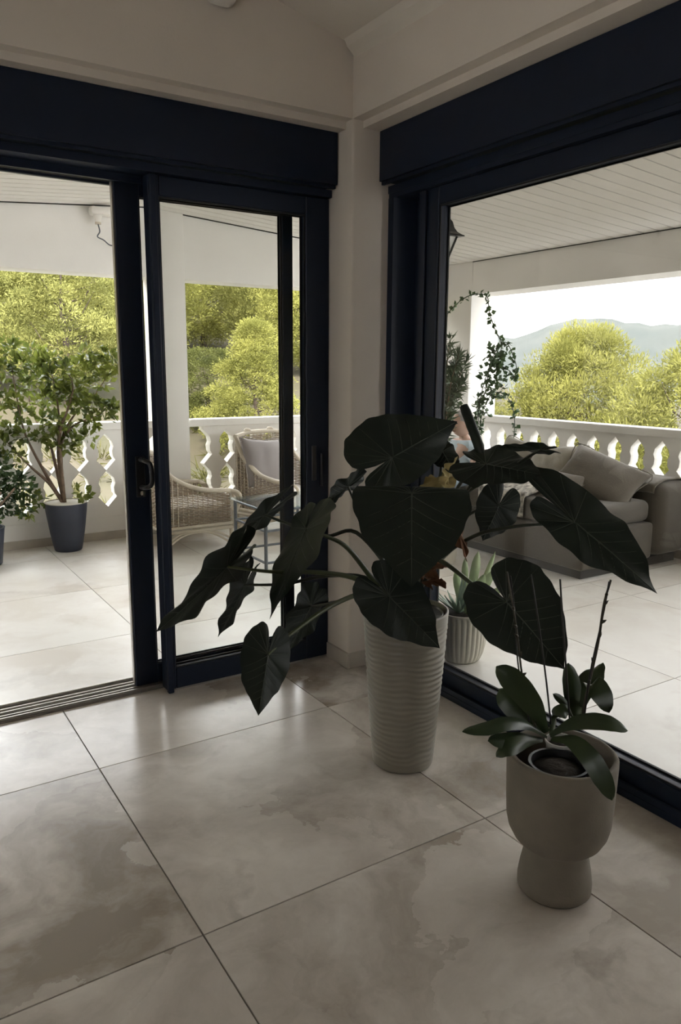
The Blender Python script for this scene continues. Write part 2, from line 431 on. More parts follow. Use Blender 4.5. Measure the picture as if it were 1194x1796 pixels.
struct(cp.build('ceiling', M['ceil']), 'off-white ceiling sloping up away from the right wall')
trim = MB().prism([(1.97, 2.86), (1.915, 2.848), (1.93, 2.82), (1.955, 2.80), (1.97, 2.785)], -3.5, 2.99, lambda a, b, d: (a, d, b))
struct(trim.build('trim_1', M['ceil']), 'slim plaster cornice along the top of the right wall')
sp = thing('wall_lamp', 'small white rounded lamp high on the wall above the left door', 'lamp', (1.34, 3.0, 2.85))
MB().rbox(1.29, 1.39, 2.985, 2.9995, 2.86, 3.02, 0.004, 2).build('wall_plate', M['spot'], sp)
vs = []; fs = []
for i, (r, z) in enumerate([(0.0, 2.838), (0.035, 2.840), (0.055, 2.850), (0.068, 2.870), (0.080, 2.905), (0.092, 2.95), (0.095, 2.99), (0.090, 2.99), (0.085, 2.95)]):
    for k in range(17):
        an = PI+PI*k/16
        vs.append((1.34+r*math.cos(an), 2.984+0.8*r*math.sin(an), z))
for i in range(8):
    for k in range(16): fs.append((i*17+k, i*17+k+1, (i+1)*17+k+1, (i+1)*17+k))
MB().add(vs, fs).build('lamp_shade', M['spot'], sp, True, 0.9)

# ================================================================ LEFT SLIDING DOOR
def stp(name, label): return struct(thing(name, label, None), label)
w1 = stp('window_1', 'wide navy aluminium sliding door frame with shutter box in the left wall')
b = MB().box(-2.4, 1.962, 3.113, 3.40, 2.292, 2.513)
b.build('shutter_box', M['navy'], w1)
b = MB().box(-2.4, 1.962, 3.128, 3.145, 2.278, 2.291); b.build('shutter_lip', M['navy'], w1)
b = MB().box(-2.4, 1.962, 3.16, 3.42, 2.245, 2.277).box(-2.4, 1.962, 3.255, 3.275, 2.215, 2.245).box(-2.4, 1.962, 3.345, 3.365, 2.215, 2.245)
b.build('head_frame', M['navy'], w1)
MB().box(-2.4, 1.962, 3.277, 3.283, 2.225, 2.2449).box(-2.4, 1.962, 3.337, 3.343, 2.225, 2.2449).build('head_track', M['alu'], w1)
MB().box(1.946, 1.968, 3.255, 3.42, 0.0, 2.245).build('jamb', M['navy'], w1)
b = MB().box(-2.4, 1.962, 3.262, 3.42, -0.02, 0.006)
for yy in (3.268, 3.292, 3.33, 3.36, 3.41): b.box(-2.4, 1.962, yy, yy+0.006, 0.006, 0.018)
b.build('floor_track', M['alu'], w1)
MB().box(-2.4, -2.34, 3.16, 3.42, 0, 2.245).build('jamb', M['navy'], w1)

def leaf_y(name, label, x0, x1, y0, y1, z0, z1, sl_, sr_, rb, rt, flange=None):
    d = stp(name, label)
    MB().rbox(x0, x0+sl_, y0, y1, z0, z1, 0.003, 1).build('stile', M['navy'], d)
    MB().rbox(x1-sr_, x1, y0, y1, z0, z1, 0.003, 1).build('stile', M['navy'], d)
    MB().rbox(x0+sl_, x1-sr_, y0, y1, z0, z0+rb, 0.003, 1).build('bottom_rail', M['navy'], d)
    MB().rbox(x0+sl_, x1-sr_, y0, y1, z1-rt, z1, 0.003, 1).build('top_rail', M['navy'], d)
    yc = (y0+y1)/2
    MB().box(x0+sl_-0.004, x1-sr_+0.004, yc-0.006, yc+0.006, z0+rb-0.004, z1-rt+0.004).build('pane', M['glass'], d)
    s = MB()
    for q in (y0+0.008, y1-0.014):
        s.box(x0+sl_, x0+sl_+0.006, q, q+0.006, z0+rb, z1-rt).box(x1-sr_-0.006, x1-sr_, q, q+0.006, z0+rb, z1-rt)
        s.box(x0+sl_+0.006, x1-sr_-0.006, q, q+0.006, z0+rb, z0+rb+0.006).box(x0+sl_+0.006, x1-sr_-0.006, q, q+0.006, z1-rt-0.006, z1-rt)
    s.build('glazing_seal', M['navyseal'], d)
    return d
d1 = leaf_y('door_1', 'inner navy sliding leaf with clear glass beside the corner pier', 1.099, 1.966, 3.19, 3.25, 0.012, 2.243, 0.046, 0.125, 0.098, 0.080)
MB().rbox(1.099, 1.126, 3.165, 3.189, 0.004, 2.24, 0.003, 1).build('interlock', M['navy'], d1)
b = MB().rbox(1.868, 1.893, 3.183, 3.189, 0.93, 1.10, 0.002, 1); b.build('recessed_pull', M['black'], d1)
MB().rbox(1.915, 1.925, 3.176, 3.189, 0.90, 1.06, 0.002, 1).build('pull_lip', M['black'], d1)
MB().box(1.145, 1.83, 3.20, 3.25, 0.0, 0.011).build('bottom_guide', M['alu'], d1)
d2 = leaf_y('door_2', 'outer navy sliding leaf slid half open with black handle on its edge', 0.99, 1.825, 3.288, 3.335, 0.02, 2.244, 0.102, 0.055, 0.09, 0.07)
pl = MB().rbox(1.028, 1.068, 3.278, 3.287, 0.905, 1.085, 0.002, 1).build('handle_plate', M['black'], d2)
hb = spline([(1.048, 3.277, 1.072), (1.055, 3.235, 1.070), (1.072, 3.215, 1.055), (1.076, 3.21, 1.0), (1.072, 3.215, 0.965), (1.055, 3.235, 0.952), (1.048, 3.277, 0.950)], 5)
hd = MB().tube(hb, 0.0105, 10).build('handle', M['black'], d2, True, 0.8)
lk = MB(); lk.tube([(1.048, 3.277, 0.925), (1.048, 3.262, 0.925)], 0.011, 14); lk.box(1.045, 1.051, 3.245, 3.262, 0.912, 0.938)
lk.build('lock_cylinder', M['chrome'], d2, True, 0.6)
MB().box(0.984, 0.9895, 3.30, 3.325, 0.03, 2.22).build('brush_seal', M['alu'], d2)

# ================================================================ RIGHT WINDOW
w2 = stp('window_2', 'wide navy aluminium window frame with shutter box in the right wall')
MB().box(2.11, 2.38, -0.8, 2.992, 2.302, 2.513).build('shutter_box', M['navy'], w2)
MB().box(2.122, 2.136, -0.8, 2.992, 2.288, 2.301).build('shutter_lip', M['navy'], w2)
MB().box(2.165, 2.39, -0.8, 2.992, 2.235, 2.287).box(2.16, 2.18, -0.8, 2.992, 2.255, 2.287).build('head_frame', M['navy'], w2)
MB().box(2.165, 2.39, 2.955, 2.995, 0.0, 2.235).box(2.30, 2.37, 2.80, 2.955, 0.0, 2.235).build('jamb', M['navy'], w2)
b = MB().box(2.16, 2.40, -0.8, 2.995, -0.02, 0.022).box(2.163, 2.175, -0.8, 2.954, 0.022, 0.045)
b.build('sill_frame', M['navy'], w2)
MB().box(2.285, 2.297, -0.8, 2.954, 0.022, 0.034).build('floor_track', M['alu'], w2)
def leaf_x(name, label, y0, y1, x0, x1, z0, z1, s0, s1, rb, rt):
    d = stp(name, label)
    MB().rbox(x0, x1, y0, y0+s0, z0, z1, 0.003, 1).build('stile', M['navy'], d)
    MB().rbox(x0, x1, y1-s1, y1, z0, z1, 0.003, 1).build('stile', M['navy'], d)
    MB().rbox(x0, x1, y0+s0, y1-s1, z0, z0+rb, 0.003, 1).build('bottom_rail', M['navy'], d)
    MB().rbox(x0, x1, y0+s0, y1-s1, z1-rt, z1, 0.003, 1).build('top_rail', M['navy'], d)
    xc = (x0+x1)/2
    MB().box(xc-0.006, xc+0.006, y0+s0-0.004, y1-s1+0.004, z0+rb-0.004, z1-rt+0.004).build('pane', M['solar'], d)
    s = MB()
    for q in (x0+0.008, x1-0.014):
        s.box(q, q+0.006, y0+s0, y0+s0+0.006, z0+rb, z1-rt).box(q, q+0.006, y1-s1-0.006, y1-s1, z0+rb, z1-rt)
        s.box(q, q+0.006, y0+s0+0.006, y1-s1-0.006, z0+rb, z0+rb+0.006).box(q, q+0.006, y0+s0+0.006, y1-s1-0.006, z1-rt-0.006, z1-rt)
    s.build('glazing_seal', M['navyseal'], d)
    return d
d3 = leaf_x('door_3', 'large navy framed glass leaf in the right wall', 0.25, 2.80, 2.19, 2.26, 0.023, 2.234, 0.10, 0.135, 0.08, 0.075)
MB().rbox(2.178, 2.189, 2.74, 2.775, 0.03, 2.23, 0.002, 1).build('interlock', M['navy'], d3)
leaf_x('door_4', 'second navy glass leaf out of view at the near end of the right wall', -0.795, 0.24, 2.19, 2.26, 0.023, 2.234, 0.10, 0.10, 0.08, 0.075)

# ================================================================ TERRACE STRUCTURE
RIDX, RIDZ, SLO = 2.2, 2.77, 0.075
def cz(x): return RIDZ - SLO*abs(x-RIDX)
struct(MB().box(2.401, 5.95, -3.7, 6.95, 2.951, 3.15).box(-3.75, 2.401, 3.441, 6.95, 2.951, 3.15).build('roof_terrace', M['roof']), 'roof slab over the terrace')
struct(MB().box(-3.75, 2.45, -3.75, 3.5, 4.401, 4.6).build('roof', M['roof']), 'roof slab over the room')
bl_ = MB().box(-3.6, 5.75, 6.47, 6.73, 2.215, 2.95)
struct(bl_.build('beam_left', M['ext']), 'deep white beam above the left terrace railing')
br_ = MB().box(5.40, 5.75, -2.6, 6.469, 2.215, 2.95)
struct(br_.build('beam_right', M['ext']), 'deep white beam above the right terrace railing')
struct(MB().box(-3.75, -3.55, 3.441, 6.73, -0.25, 2.95).build('wall_sunblock_added', M['ext']), 'unseen white wall added to block sun at the far left end of the terrace')  # unseen end wall, put in to stop sun entering the terrace
struct(MB().rbox(2.245, 2.525, 6.45, 6.74, -0.1, 2.9, 0.012, 2).build('column_left', M['ext'], smooth=True, angle=0.6), 'square white terrace column behind the wicker chairs')
struct(MB().rbox(5.39, 5.78, 6.00, 6.76, -0.1, 2.9, 0.012, 2).build('column_right', M['ext'], smooth=True, angle=0.6), 'broad white corner column of the terrace')
struct(MB().box(2.401, 5.75, -2.8, -2.601, -0.25, 2.95).build('wall_dimming_added', M['ext']), 'unseen white wall added to dim the near right end of the terrace')  # unseen end wall, put in to darken the right terrace floor
# slatted ceiling: every board an object of its own
clm = MB()
for xa, xb, ya, yb in ((-3.54, RIDX, 3.445, 6.456), (RIDX, 2.404, 3.445, 6.456), (2.404, 5.386, -2.59, 6.456)):
    za, zb = cz(xa)+0.0065, cz(xb)+0.0065
    clm.add([(xa, ya, za), (xb, ya, zb), (xb, yb, zb), (xa, yb, za), (xa, ya, za+0.05), (xb, ya, zb+0.05), (xb, yb, zb+0.05), (xa, yb, za+0.05)], [(0,3,2,1),(4,5,6,7),(0,1,5,4),(1,2,6,5),(2,3,7,6),(3,0,4,7)])
cl = struct(clm.build('ceiling_terrace', M['dark']), 'pale boarded ceiling over the terrace')  # near-black backing sheet: groove shade between the boards is put into its colour
BW = 0.135
def boards(x0, x1, y0, y1):
    L_ = x1-x0
    me = MB()
    z0, z1 = cz(x0), cz(x1)
    me.add([(x0, 0.006, z0), (x1, 0.006, z1), (x1, BW-0.006, z1), (x0, BW-0.006, z0), (x0, 0.006, z0+0.006), (x1, 0.006, z1+0.006), (x1, BW-0.006, z1+0.006), (x0, BW-0.006, z0+0.006)],
           [(0,3,2,1),(4,5,6,7),(0,1,5,4),(1,2,6,5),(2,3,7,6),(3,0,4,7)])
    m = me.mesh('board'); m.materials.append(M['board'])
    y = y1-BW
    while y > y0-0.01:
        o = bpy.data.objects.new('board', m); C.objects.link(o); o.location = (0, y, 0); o.parent = cl
        y -= BW
boards(RIDX, 5.385, 6.455-22.5*BW, 6.455)
boards(-3.54, RIDX-0.005, 6.455-22.5*BW, 6.455)
struct(MB().box(5.386, 5.3995, -2.59, 6.0, cz(5.385)-0.006, cz(5.385)+0.012).build('shade_paint_right', M['dark']), 'thin dark strip painting in the gap shadow where the terrace ceiling meets the right beam')  # shadow line at the right beam, painted as a dark strip
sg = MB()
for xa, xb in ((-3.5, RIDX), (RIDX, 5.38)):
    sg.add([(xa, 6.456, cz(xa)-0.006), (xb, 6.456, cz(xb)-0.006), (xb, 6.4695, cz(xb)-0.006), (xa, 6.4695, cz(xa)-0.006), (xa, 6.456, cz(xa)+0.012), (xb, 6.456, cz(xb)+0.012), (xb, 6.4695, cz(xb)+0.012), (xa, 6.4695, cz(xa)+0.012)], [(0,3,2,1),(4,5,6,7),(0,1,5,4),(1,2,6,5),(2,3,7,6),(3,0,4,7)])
struct(sg.build('shade_paint_left', M['dark']), 'thin dark strip painting in the gap shadow where the terrace ceiling meets the left beam')  # same painted shadow line along the left beam
boards(2.405, 5.385, -2.5, 6.455-22*BW)
# balustrade with pierced balusters
P_ = 0.225
hole = [(0.0, 0.0), (0.085, 0.080), (0.115, 0.062), (0.165, 0.058), (0.20, 0.072), (0.245, 0.062), (0.312, 0.0)]
side = []
for zb in (0.285, 0.602):
    for dz, hw in hole: side.append((P_/2-hw, zb+dz))
side = [(P_/2, 0.20)] + side + [(P_/2, 0.945)]
poly = side + [(-a, z) for a, z in reversed(side)]
bal_l = MB().prism([(a*0.998, z) for a, z in poly], 0.0, 0.10, lambda a, z, d: (a, d, z)).mesh('baluster'); bal_l.materials.append(M['ext'])
bal_r = MB().prism([(a*0.998, z) for a, z in poly], 0.0, 0.10, lambda a, z, d: (d, a, z)).mesh('baluster'); bal_r.materials.append(M['ext'])
def balustrade(label, xs, ys, me, along):
    t = struct(thing('balustrade', label, None), label)
    if along == 'x':
        MB().box(xs[0], xs[1], 6.525, 6.655, -0.02, 0.20).build('plinth', M['ext'], t)
        MB().rbox(xs[0], xs[1], 6.505, 6.665, 0.946, 1.012, 0.008, 2).build('top_rail', M['ext'], t)
        MB().box(xs[0], xs[1], 6.514, 6.5245, 0.0, 0.07).build('skirting', M['skirt'], t)
        n = int((xs[1]-xs[0])/P_); x = xs[1]-P_/2
        for i in range(n):
            o = bpy.data.objects.new('baluster', me); C.objects.link(o); o.location = (x, 6.54, 0); o.parent = t; x -= P_
    else:
        MB().box(5.435, 5.565, ys[0], ys[1], -0.02, 0.20).build('plinth', M['ext'], t)
        MB().rbox(5.415, 5.575, ys[0], ys[1], 0.946, 1.012, 0.008, 2).build('top_rail', M['ext'], t)
        MB().box(5.424, 5.4345, ys[0], ys[1], 0.0, 0.07).build('skirting', M['skirt'], t)
        n = int((ys[1]-ys[0])/P_); y = ys[1]-P_/2
        for i in range(n):
            o = bpy.data.objects.new('baluster', me); C.objects.link(o); o.location = (5.45, y, 0); o.parent = t; y -= P_
    return t
balustrade('white pierced balustrade on the left terrace edge, left of the column', (-3.54, 2.244), None, bal_l, 'x')
balustrade('white pierced balustrade behind the wicker chairs', (2.526, 5.389), None, bal_l, 'x')
balustrade('white pierced balustrade behind the sofa', None, (-2.5, 5.999), bal_r, 'y')

# ================================================================ ALOCASIA IN THE TALL RIBBED POT
def ring_noise(an, z, k):
    return noise.noise(Vector((math.cos(an)*1.3, math.sin(an)*1.3, z*k)))
def ribs(an, z):
    if z > 0.565 or z < 0.035: return 1.0
    ph = z*2*PI/0.0205 + 4.2*ring_noise(an, z, 4.0) + 2.4*ring_noise(an*2, z, 9.0)
    return 1.0 + 0.0095*math.sin(ph) + 0.004*math.sin(ph*0.5+2*ring_noise(an, z, 3.0))
ax, ay = 1.650, 2.132
plant = thing('potted_alocasia', 'tall dark heart-leaved elephant ear plant in a ribbed grey-beige pot', 'plant', (ax, ay, 0))
prof = [(0.0, 0.001), (0.106, 0.001), (0.113, 0.006)]
tab = [(0.0, 0.113), (0.03, 0.1165), (0.19, 0.129), (0.42, 0.146), (0.55, 0.1535), (0.60, 0.157)]
for i in range(1, 150): prof.append((interp(tab, 0.008+0.587*i/150), 0.008+0.587*i/150))
prof += [(0.157, 0.598), (0.1565, 0.603), (0.151, 0.605), (0.146, 0.600), (0.142, 0.57), (0.138, 0.545), (0.0, 0.545)]
M['ribpot'] = mat('ribbed_ceramic', (0.215, 0.198, 0.164), 0.35, vary=0.08, scale=7)
MB().lathe(prof, ax, ay, 96, ribs).build('pot', M['ribpot'], plant, True, 1.2)
MB().lathe([(0.137, 0.547), (0.125, 0.56), (0.07, 0.572), (0.0, 0.578)], ax, ay, 32).build('soil', M['soil'], plant, True)
MB().lathe([(0.128, 0.548), (0.132, 0.548), (0.136, 0.588), (0.139, 0.592), (0.135, 0.594), (0.131, 0.588)], ax, ay, 40).build('inner_pot', M['plastic'], plant, True, 0.7)

RT = [(0, 1.0), (4, 0.93), (10, 0.865), (20, 0.785), (32, 0.72), (45, 0.68), (62, 0.645), (90, 0.62), (115, 0.625), (138, 0.635), (156, 0.61), (167, 0.53), (174, 0.36), (178, 0.16), (180, 0.045)]
LOBES = [100, 122, 144, 162]
PIN = [0.02, 0.15, 0.29, 0.43, 0.57, 0.70, 0.82]
def leaf_surface(J, T, S, wf=0.85, lf=1.0, lobe=0.0, droop=0.0, fold=0.18, wave=0.02, seed=0, curl=0.0, wneg=1.0, lneg=1.0, twist=0.0):
    """maps unit leaf coordinates (u along the midrib, v across) to the room"""
    J, T, S = Vector(J), Vector(T), Vector(S)
    A = T-J; L = A.length; A.normalize()
    S = (S-A*S.dot(A)).normalized()
    N = A.cross(S)
    if N.dot(CAM-J) < 0: N = -N           # N looks to the room side
    def g(u, v):
        phi = math.atan2(v, u); r = math.hypot(u, v)
        deg = abs(math.degrees(phi))
        t = r/interp(RT, deg)
        # quilted between the veins: pinnate ahead of the joint, radiating in the lobes
        s_ = u-0.62*abs(v)+0.25*v*v
        if s_ > 0: q = abs(math.sin(PI*(s_-0.02)/0.137))
        else: q = min(1.0, min(abs(deg-k) for k in LOBES)/9.0)
        h = 0.013*(min(1.0, q*1.4))*min(1.0, t*2)*max(0.0, 1.15-t)
        h += wave*math.sin(phi*5+seed)*t*t + wave*0.6*math.sin(phi*11+seed*2.3)*t**3
        v_ = v*wf*(wneg if v < 0 else 1.0)
        u_ = u*(lf*(lneg if v < 0 else 1.0) if u < 0 else 1.0)
        h -= fold*abs(v_)
        if u_ > 0: h -= droop*u_*u_
        h -= curl*v_*v_
        h += twist*u_*v_
        if u_ < 0 and lobe:
            a = lobe*min(1.0, -u_/0.25)
            u_, h = u_*math.cos(a), h+u_*math.sin(a)
        return J + (A*u_ + S*v_ + N*h)*L
    return g, N, L
def heart_leaf(parent, J, T, S, material='alo', veinmat='vein', name='leaf', label=None, veins=True, **k):
    g, N, L = leaf_surface(J, T, S, **k)
    sd = k.get('seed', 0)
    nr, na = 12, 96
    def edge(phi):
        d = abs(math.degrees(phi))
        return interp(RT, d)*(1+0.014*math.sin(phi*9+sd)+0.010*math.sin(phi*17+2*sd)*min(1, d/20))
    vs = [g(0, 0)]; fs = []
    for i in range(1, nr+1):
        for j in range(na+1):
            ph = -PI+2*PI*j/na; r = edge(ph)*i/nr
            vs.append(g(r*math.cos(ph), r*math.sin(ph)))
    def ix(i, j): return 1+(i-1)*(na+1)+j
    for j in range(na): fs.append((0, ix(1, j), ix(1, j+1)))
    for i in range(1, nr):
        for j in range(na): fs.append((ix(i, j), ix(i+1, j), ix(i+1, j+1), ix(i, j+1)))
    o = link(name, MB().add(vs, fs).mesh(name, True), M[material], parent)
    if label: o['label'] = label
    if veins:
        r = MB()
        def rib(path, w0):
            pts = [g(u, v)+N*0.0007 for u, v in path]; n = len(pts)
            if n > 2: r.tube(pts, [w0*(1-0.72*q/(n-1)) for q in range(n)], 4)
        rib([(0.97*q/12, 0.0) for q in range(13)], 0.0024)
        for sgn in (1, -1):
            for u0 in PIN:
                path = []
                for q in range(15):
                    v = 0.05*q
                    u = u0+0.62*v-0.25*v*v
                    ph = math.atan2(v, u)
                    if math.hypot(u, v) > 0.95*edge(ph): break
                    path.append((u, sgn*v))
                rib(path, 0.0014)
            for d in LOBES:
                ph = math.radians(d); rib([(edge(ph)*0.95*q/8*math.cos(ph), sgn*edge(ph)*0.95*q/8*math.sin(ph)) for q in range(9)], 0.0014)
        v = link('veins', r.mesh('veins', True), M[veinmat])
        v.parent = o
    return o
def petiole(parent, pts, r0, r1, material='pet'):
    p = spline(pts, 6); n = len(p)
    return MB().tube(p, [r0+(r1-r0)*i/(n-1) for i in range(n)], 8).build('petiole', M[material], parent, True, 0.9)
CR = (1.650, 2.132, 0.60)
LEAVES = [
  # J, T, S, options, petiole way points
  ((1.6123, 2.1845, 1.1580), (1.9164, 2.1866, 1.2803), (-0.1843, 0.5937, 0.7763), dict(wf=0.84, lf=0.88, wneg=0.66, lneg=0.95, seed=1, fold=0.06, droop=0.05), [(1.6218, 2.2465, 1.0311), (1.6921, 2.2710, 0.8019)]),
  ((1.5260, 1.9537, 1.0677), (1.4332, 1.8292, 0.7869), (0.8508, -0.5248, 0.0844), dict(wf=0.97, lf=0.7, lobe=1.15, seed=2, fold=0.05, droop=-0.12), [(1.6640, 2.1080, 0.9642), (1.7024, 2.1720, 0.8208)]),
  ((1.4424, 1.9560, 0.7318), (1.5303, 1.7941, 0.5836), (0.7202, -0.1652, 0.6696), dict(wf=0.72, lf=0.90, seed=3, fold=0.04), [(1.5431, 2.0603, 0.7300)]),
  ((1.9675, 1.6516, 0.9788), (2.0621, 1.3811, 0.7958), (0.7426, 0.0929, 0.6459), dict(wf=0.62, lf=1.42, lneg=0.58, wneg=0.68, seed=4, fold=0.10, wave=0.03, droop=0.05), [(1.8832, 1.8413, 0.9385), (1.8278, 1.9847, 0.8812), (1.7956, 2.1240, 0.7645)]),
  ((1.7124, 1.6881, 0.7377), (1.7914, 1.5003, 0.5559), (0.8000, -0.1338, 0.6059), dict(wf=0.96, wneg=0.80, lf=0.80, seed=5, fold=0.05, wave=0.02), [(1.7172, 1.8327, 0.7501), (1.7284, 2.0288, 0.7944), (1.7382, 2.1606, 0.7641)]),
  ((1.8242, 1.9265, 1.1502), (1.8920, 1.7336, 1.1292), (0.5335, 0.7481, 0.3867), dict(wf=1.0, lf=1.0, seed=6, fold=0.05, wave=0.04), [(1.8471, 2.0538, 1.0289), (1.8119, 2.1810, 0.8499)]),
  ((1.9315, 1.9662, 0.9864), (1.8576, 1.9630, 0.8694), (0.9356, -0.3975, -0.4533), dict(wf=0.98, lf=1.15, seed=8, fold=0.04), [(1.8939, 2.0555, 0.9546), (1.8281, 2.1660, 0.8288)]),
  ((1.8970, 1.7493, 1.2138), (1.8595, 1.9166, 1.2064), (-0.4593, -0.8096, 0.3591), dict(wf=0.42, lf=0.7, seed=9, fold=0.08), [(1.8961, 1.9208, 1.1143), (1.8733, 2.0825, 1.0163), (1.8041, 2.2044, 0.8241)]),
  ((1.3302, 2.3082, 0.9058), (1.1390, 2.2453, 0.6190), (0.0139, 0.9486, -0.3081), dict(wf=0.78, lf=0.62, seed=10, fold=0.02, wave=0.02), [(1.4049, 2.3015, 0.8735), (1.4917, 2.2823, 0.8199), (1.6205, 2.2603, 0.6577)]),
  ((1.0387, 2.3494, 0.7976), (0.7585, 2.2732, 0.6287), (0.6558, 0.5779, -0.4015), dict(wf=0.56, lf=0.85, seed=11, fold=0.05, wave=0.035), [(1.2087, 2.3290, 0.7601), (1.4040, 2.2954, 0.7360), (1.5657, 2.2761, 0.6799)]),
  ((1.1486, 2.4486, 0.6913), (1.0267, 2.4159, 0.5213), (0.8288, 0.5547, -0.1193), dict(wf=0.60, lf=0.9, seed=12, fold=0.1, wave=0.04), [(1.2938, 2.4027, 0.6851), (1.4506, 2.3551, 0.7044), (1.6068, 2.2977, 0.6775)]),
  ((1.2984, 2.5725, 0.9171), (1.1227, 2.6052, 0.7773), (0.6604, 0.5661, -0.4407), dict(wf=0.52, lf=1.25, seed=13, fold=0.05, wave=0.03), [(1.3666, 2.5339, 0.8854), (1.4915, 2.4432, 0.8366), (1.5892, 2.3723, 0.8524), (1.6933, 2.2692, 0.6898)]),
  ((1.0430, 2.0553, 0.5753), (0.9725, 1.9915, 0.4131), (1.0297, -0.1540, -0.1763), dict(wf=0.72, wneg=1.0, lf=0.95, seed=14, fold=0.22, wave=0.02), [(1.1472, 2.0937, 0.6124), (1.3061, 2.1461, 0.6529), (1.4715, 2.2112, 0.6606), (1.6137, 2.2394, 0.6529)]),
  ((1.2887, 2.2057, 0.6538), (1.1659, 2.1775, 0.5013), (0.8478, 0.2092, -0.4212), dict(wf=0.62, lf=0.75, seed=15, fold=0.12, wave=0.05), [(1.4068, 2.2247, 0.6439), (1.5691, 2.2427, 0.6479)]),
  ((1.5459, 2.3685, 1.0356), (1.4184, 2.3642, 0.9761), (0.6225, 0.5056, -0.5494), dict(wf=0.60, lf=1.2, seed=16, fold=0.2, wave=0.06), [(1.5868, 2.3745, 0.9635), (1.6540, 2.3300, 0.7946)]),
  ((1.8956, 2.2454, 1.1598), (1.8969, 2.1538, 1.0780), (0.9337, -0.0190, 0.4217), dict(wf=0.75, lf=0.9, seed=17, fold=0.1, wave=0.04), [(1.8817, 2.2404, 1.0442), (1.8259, 2.2483, 0.8128)]),
]
rl = spline([(1.8724, 1.9964, 1.1682), (1.8768, 2.0271, 1.2099), (1.8874, 2.0850, 1.2832), (1.8873, 2.1218, 1.3390)], 5)
MB().tube(rl, [0.008, 0.011, 0.014, 0.017, 0.019]+[0.0185]*(len(rl)-7)+[0.017, 0.0155], 10).build('rolled_leaf', M['alo'], plant, True, 1.0)
petiole(plant, [(1.8724, 1.9964, 1.1682), (1.8610, 2.0987, 1.0533), (1.8119, 2.1810, 0.8499), (ax, ay+0.02, 0.565)], 0.006, 0.010)
for J, T, S, kw, way in LEAVES:
    heart_leaf(plant, J, T, S, **kw)
    thick = kw['seed'] in (10, 11, 5, 14)
    root = (ax+0.03*math.cos(kw['seed']*2.4), ay+0.03*math.sin(kw['seed']*2.4), 0.565)
    petiole(plant, [J]+way+[root], 0.0048, 0.013 if thick else 0.010, 'petpale' if thick else 'pet')
# thick sheathing stalks and withered leaves
for a, (px, py, h) in enumerate([(0.02, -0.02, 0.30), (-0.03, 0.0, 0.36), (0.0, 0.035, 0.40), (0.035, 0.02, 0.27)]):
    MB().tube(spline([(ax+px*0.6, ay+py*0.6, 0.56), (ax+px, ay+py, 0.66), (ax+px*1.3, ay+py*1.3, 0.56+h)], 5), [0.022, 0.021, 0.020, 0.019, 0.018, 0.016, 0.014, 0.012, 0.010, 0.008, 0.005], 9).build('stalk', M['petpale'], plant, True, 0.9)
heart_leaf(plant, (1.8631, 2.2185, 1.0550), (1.7778, 2.2418, 1.0235), (0.6369, 0.4473, 0.5782), material='tan', veins=False, name='withered_leaf', label='yellowed crumpled leaf', wf=0.8, lf=1.3, seed=21, fold=0.3, wave=0.15)
heart_leaf(plant, (1.8802, 2.1860, 1.0666), (1.9171, 2.1805, 1.1474), (0.9362, 0.1684, 0.1875), material='tan', veins=False, name='withered_leaf', label='yellowed crumpled leaf', wf=0.6, lf=0.7, seed=22, fold=0.4, wave=0.12)
heart_leaf(plant, (1.8045, 2.0259, 0.8907), (1.8071, 1.9777, 0.7909), (0.9800, -0.1366, 0.0292), material='dry', veins=False, name='withered_leaf', label='brown dried leaf strip', wf=0.30, lf=0.5, seed=23, fold=0.4, wave=0.10)
heart_leaf(plant, (1.6983, 2.0642, 0.7589), (1.7411, 1.9972, 0.7976), (0.5526, 0.5010, 0.5776), material='dry', veins=False, name='withered_leaf', label='brown dried leaf strip', wf=0.45, lf=0.9, seed=24, fold=0.4, wave=0.2)
heart_leaf(plant, (1.7000, 2.0550, 0.7226), (1.7171, 1.9841, 0.7247), (0.4683, 0.5548, 0.5770), material='dry', veins=False, name='withered_leaf', label='brown dried leaf strip', wf=0.5, lf=0.9, seed=25, fold=0.4, wave=0.2)

# ================================================================ ORCHIDS IN THE CONCRETE GOBLET POT
ox_, oy_ = 1.586, 1.322
orc = thing('potted_orchid', 'leafless-spiked orchids in a goblet-shaped concrete pot by the right window', 'plant', (ox_, oy_, 0))
M['conc'] = mat('concrete', (0.18, 0.160, 0.128), 0.85, vary=0.18, scale=7, bump=0.10, bscale=220)
foot = [(0.0, 0.001), (0.098, 0.001), (0.104, 0.008), (0.1045, 0.03), (0.099, 0.07), (0.091, 0.11), (0.085, 0.145), (0.0, 0.15)]
MB().lathe(foot, ox_, oy_, 56).build('foot', M['conc'], orc, True, 0.9)
cup = [(0.0, 0.142), (0.085, 0.142), (0.105, 0.150), (0.124, 0.168), (0.138, 0.195), (0.1445, 0.225), (0.147, 0.27), (0.150, 0.35), (0.1515, 0.405), (0.151, 0.417), (0.147, 0.421), (0.138, 0.421), (0.134, 0.417), (0.132, 0.40), (0.128, 0.30), (0.0, 0.29)]
MB().lathe(cup, ox_, oy_, 64).build('bowl', M['conc'], orc, True, 0.9)
def cup_pot(cx, cy, r, z0, z1, m, name, soil=True):
    o = MB().lathe([(0, z0), (r*0.8, z0), (r*0.98, z1-0.008), (r*1.06, z1-0.006), (r*1.06, z1), (r*0.96, z1), (r*0.93, z1-0.02), (r*0.9, z1-0.03), (0, z1-0.028)], cx, cy, 32).build(name, m, orc, True, 0.7)
    sub('soil', MB().lathe([(r*0.92, z1-0.021), (r*0.5, z1-0.012), (0, z1-0.01)], cx, cy, 20), M['soil'], o, True)
cup_pot(ox_-0.035, oy_-0.02, 0.078, 0.30, 0.408, M['plastic'], 'nursery_pot')
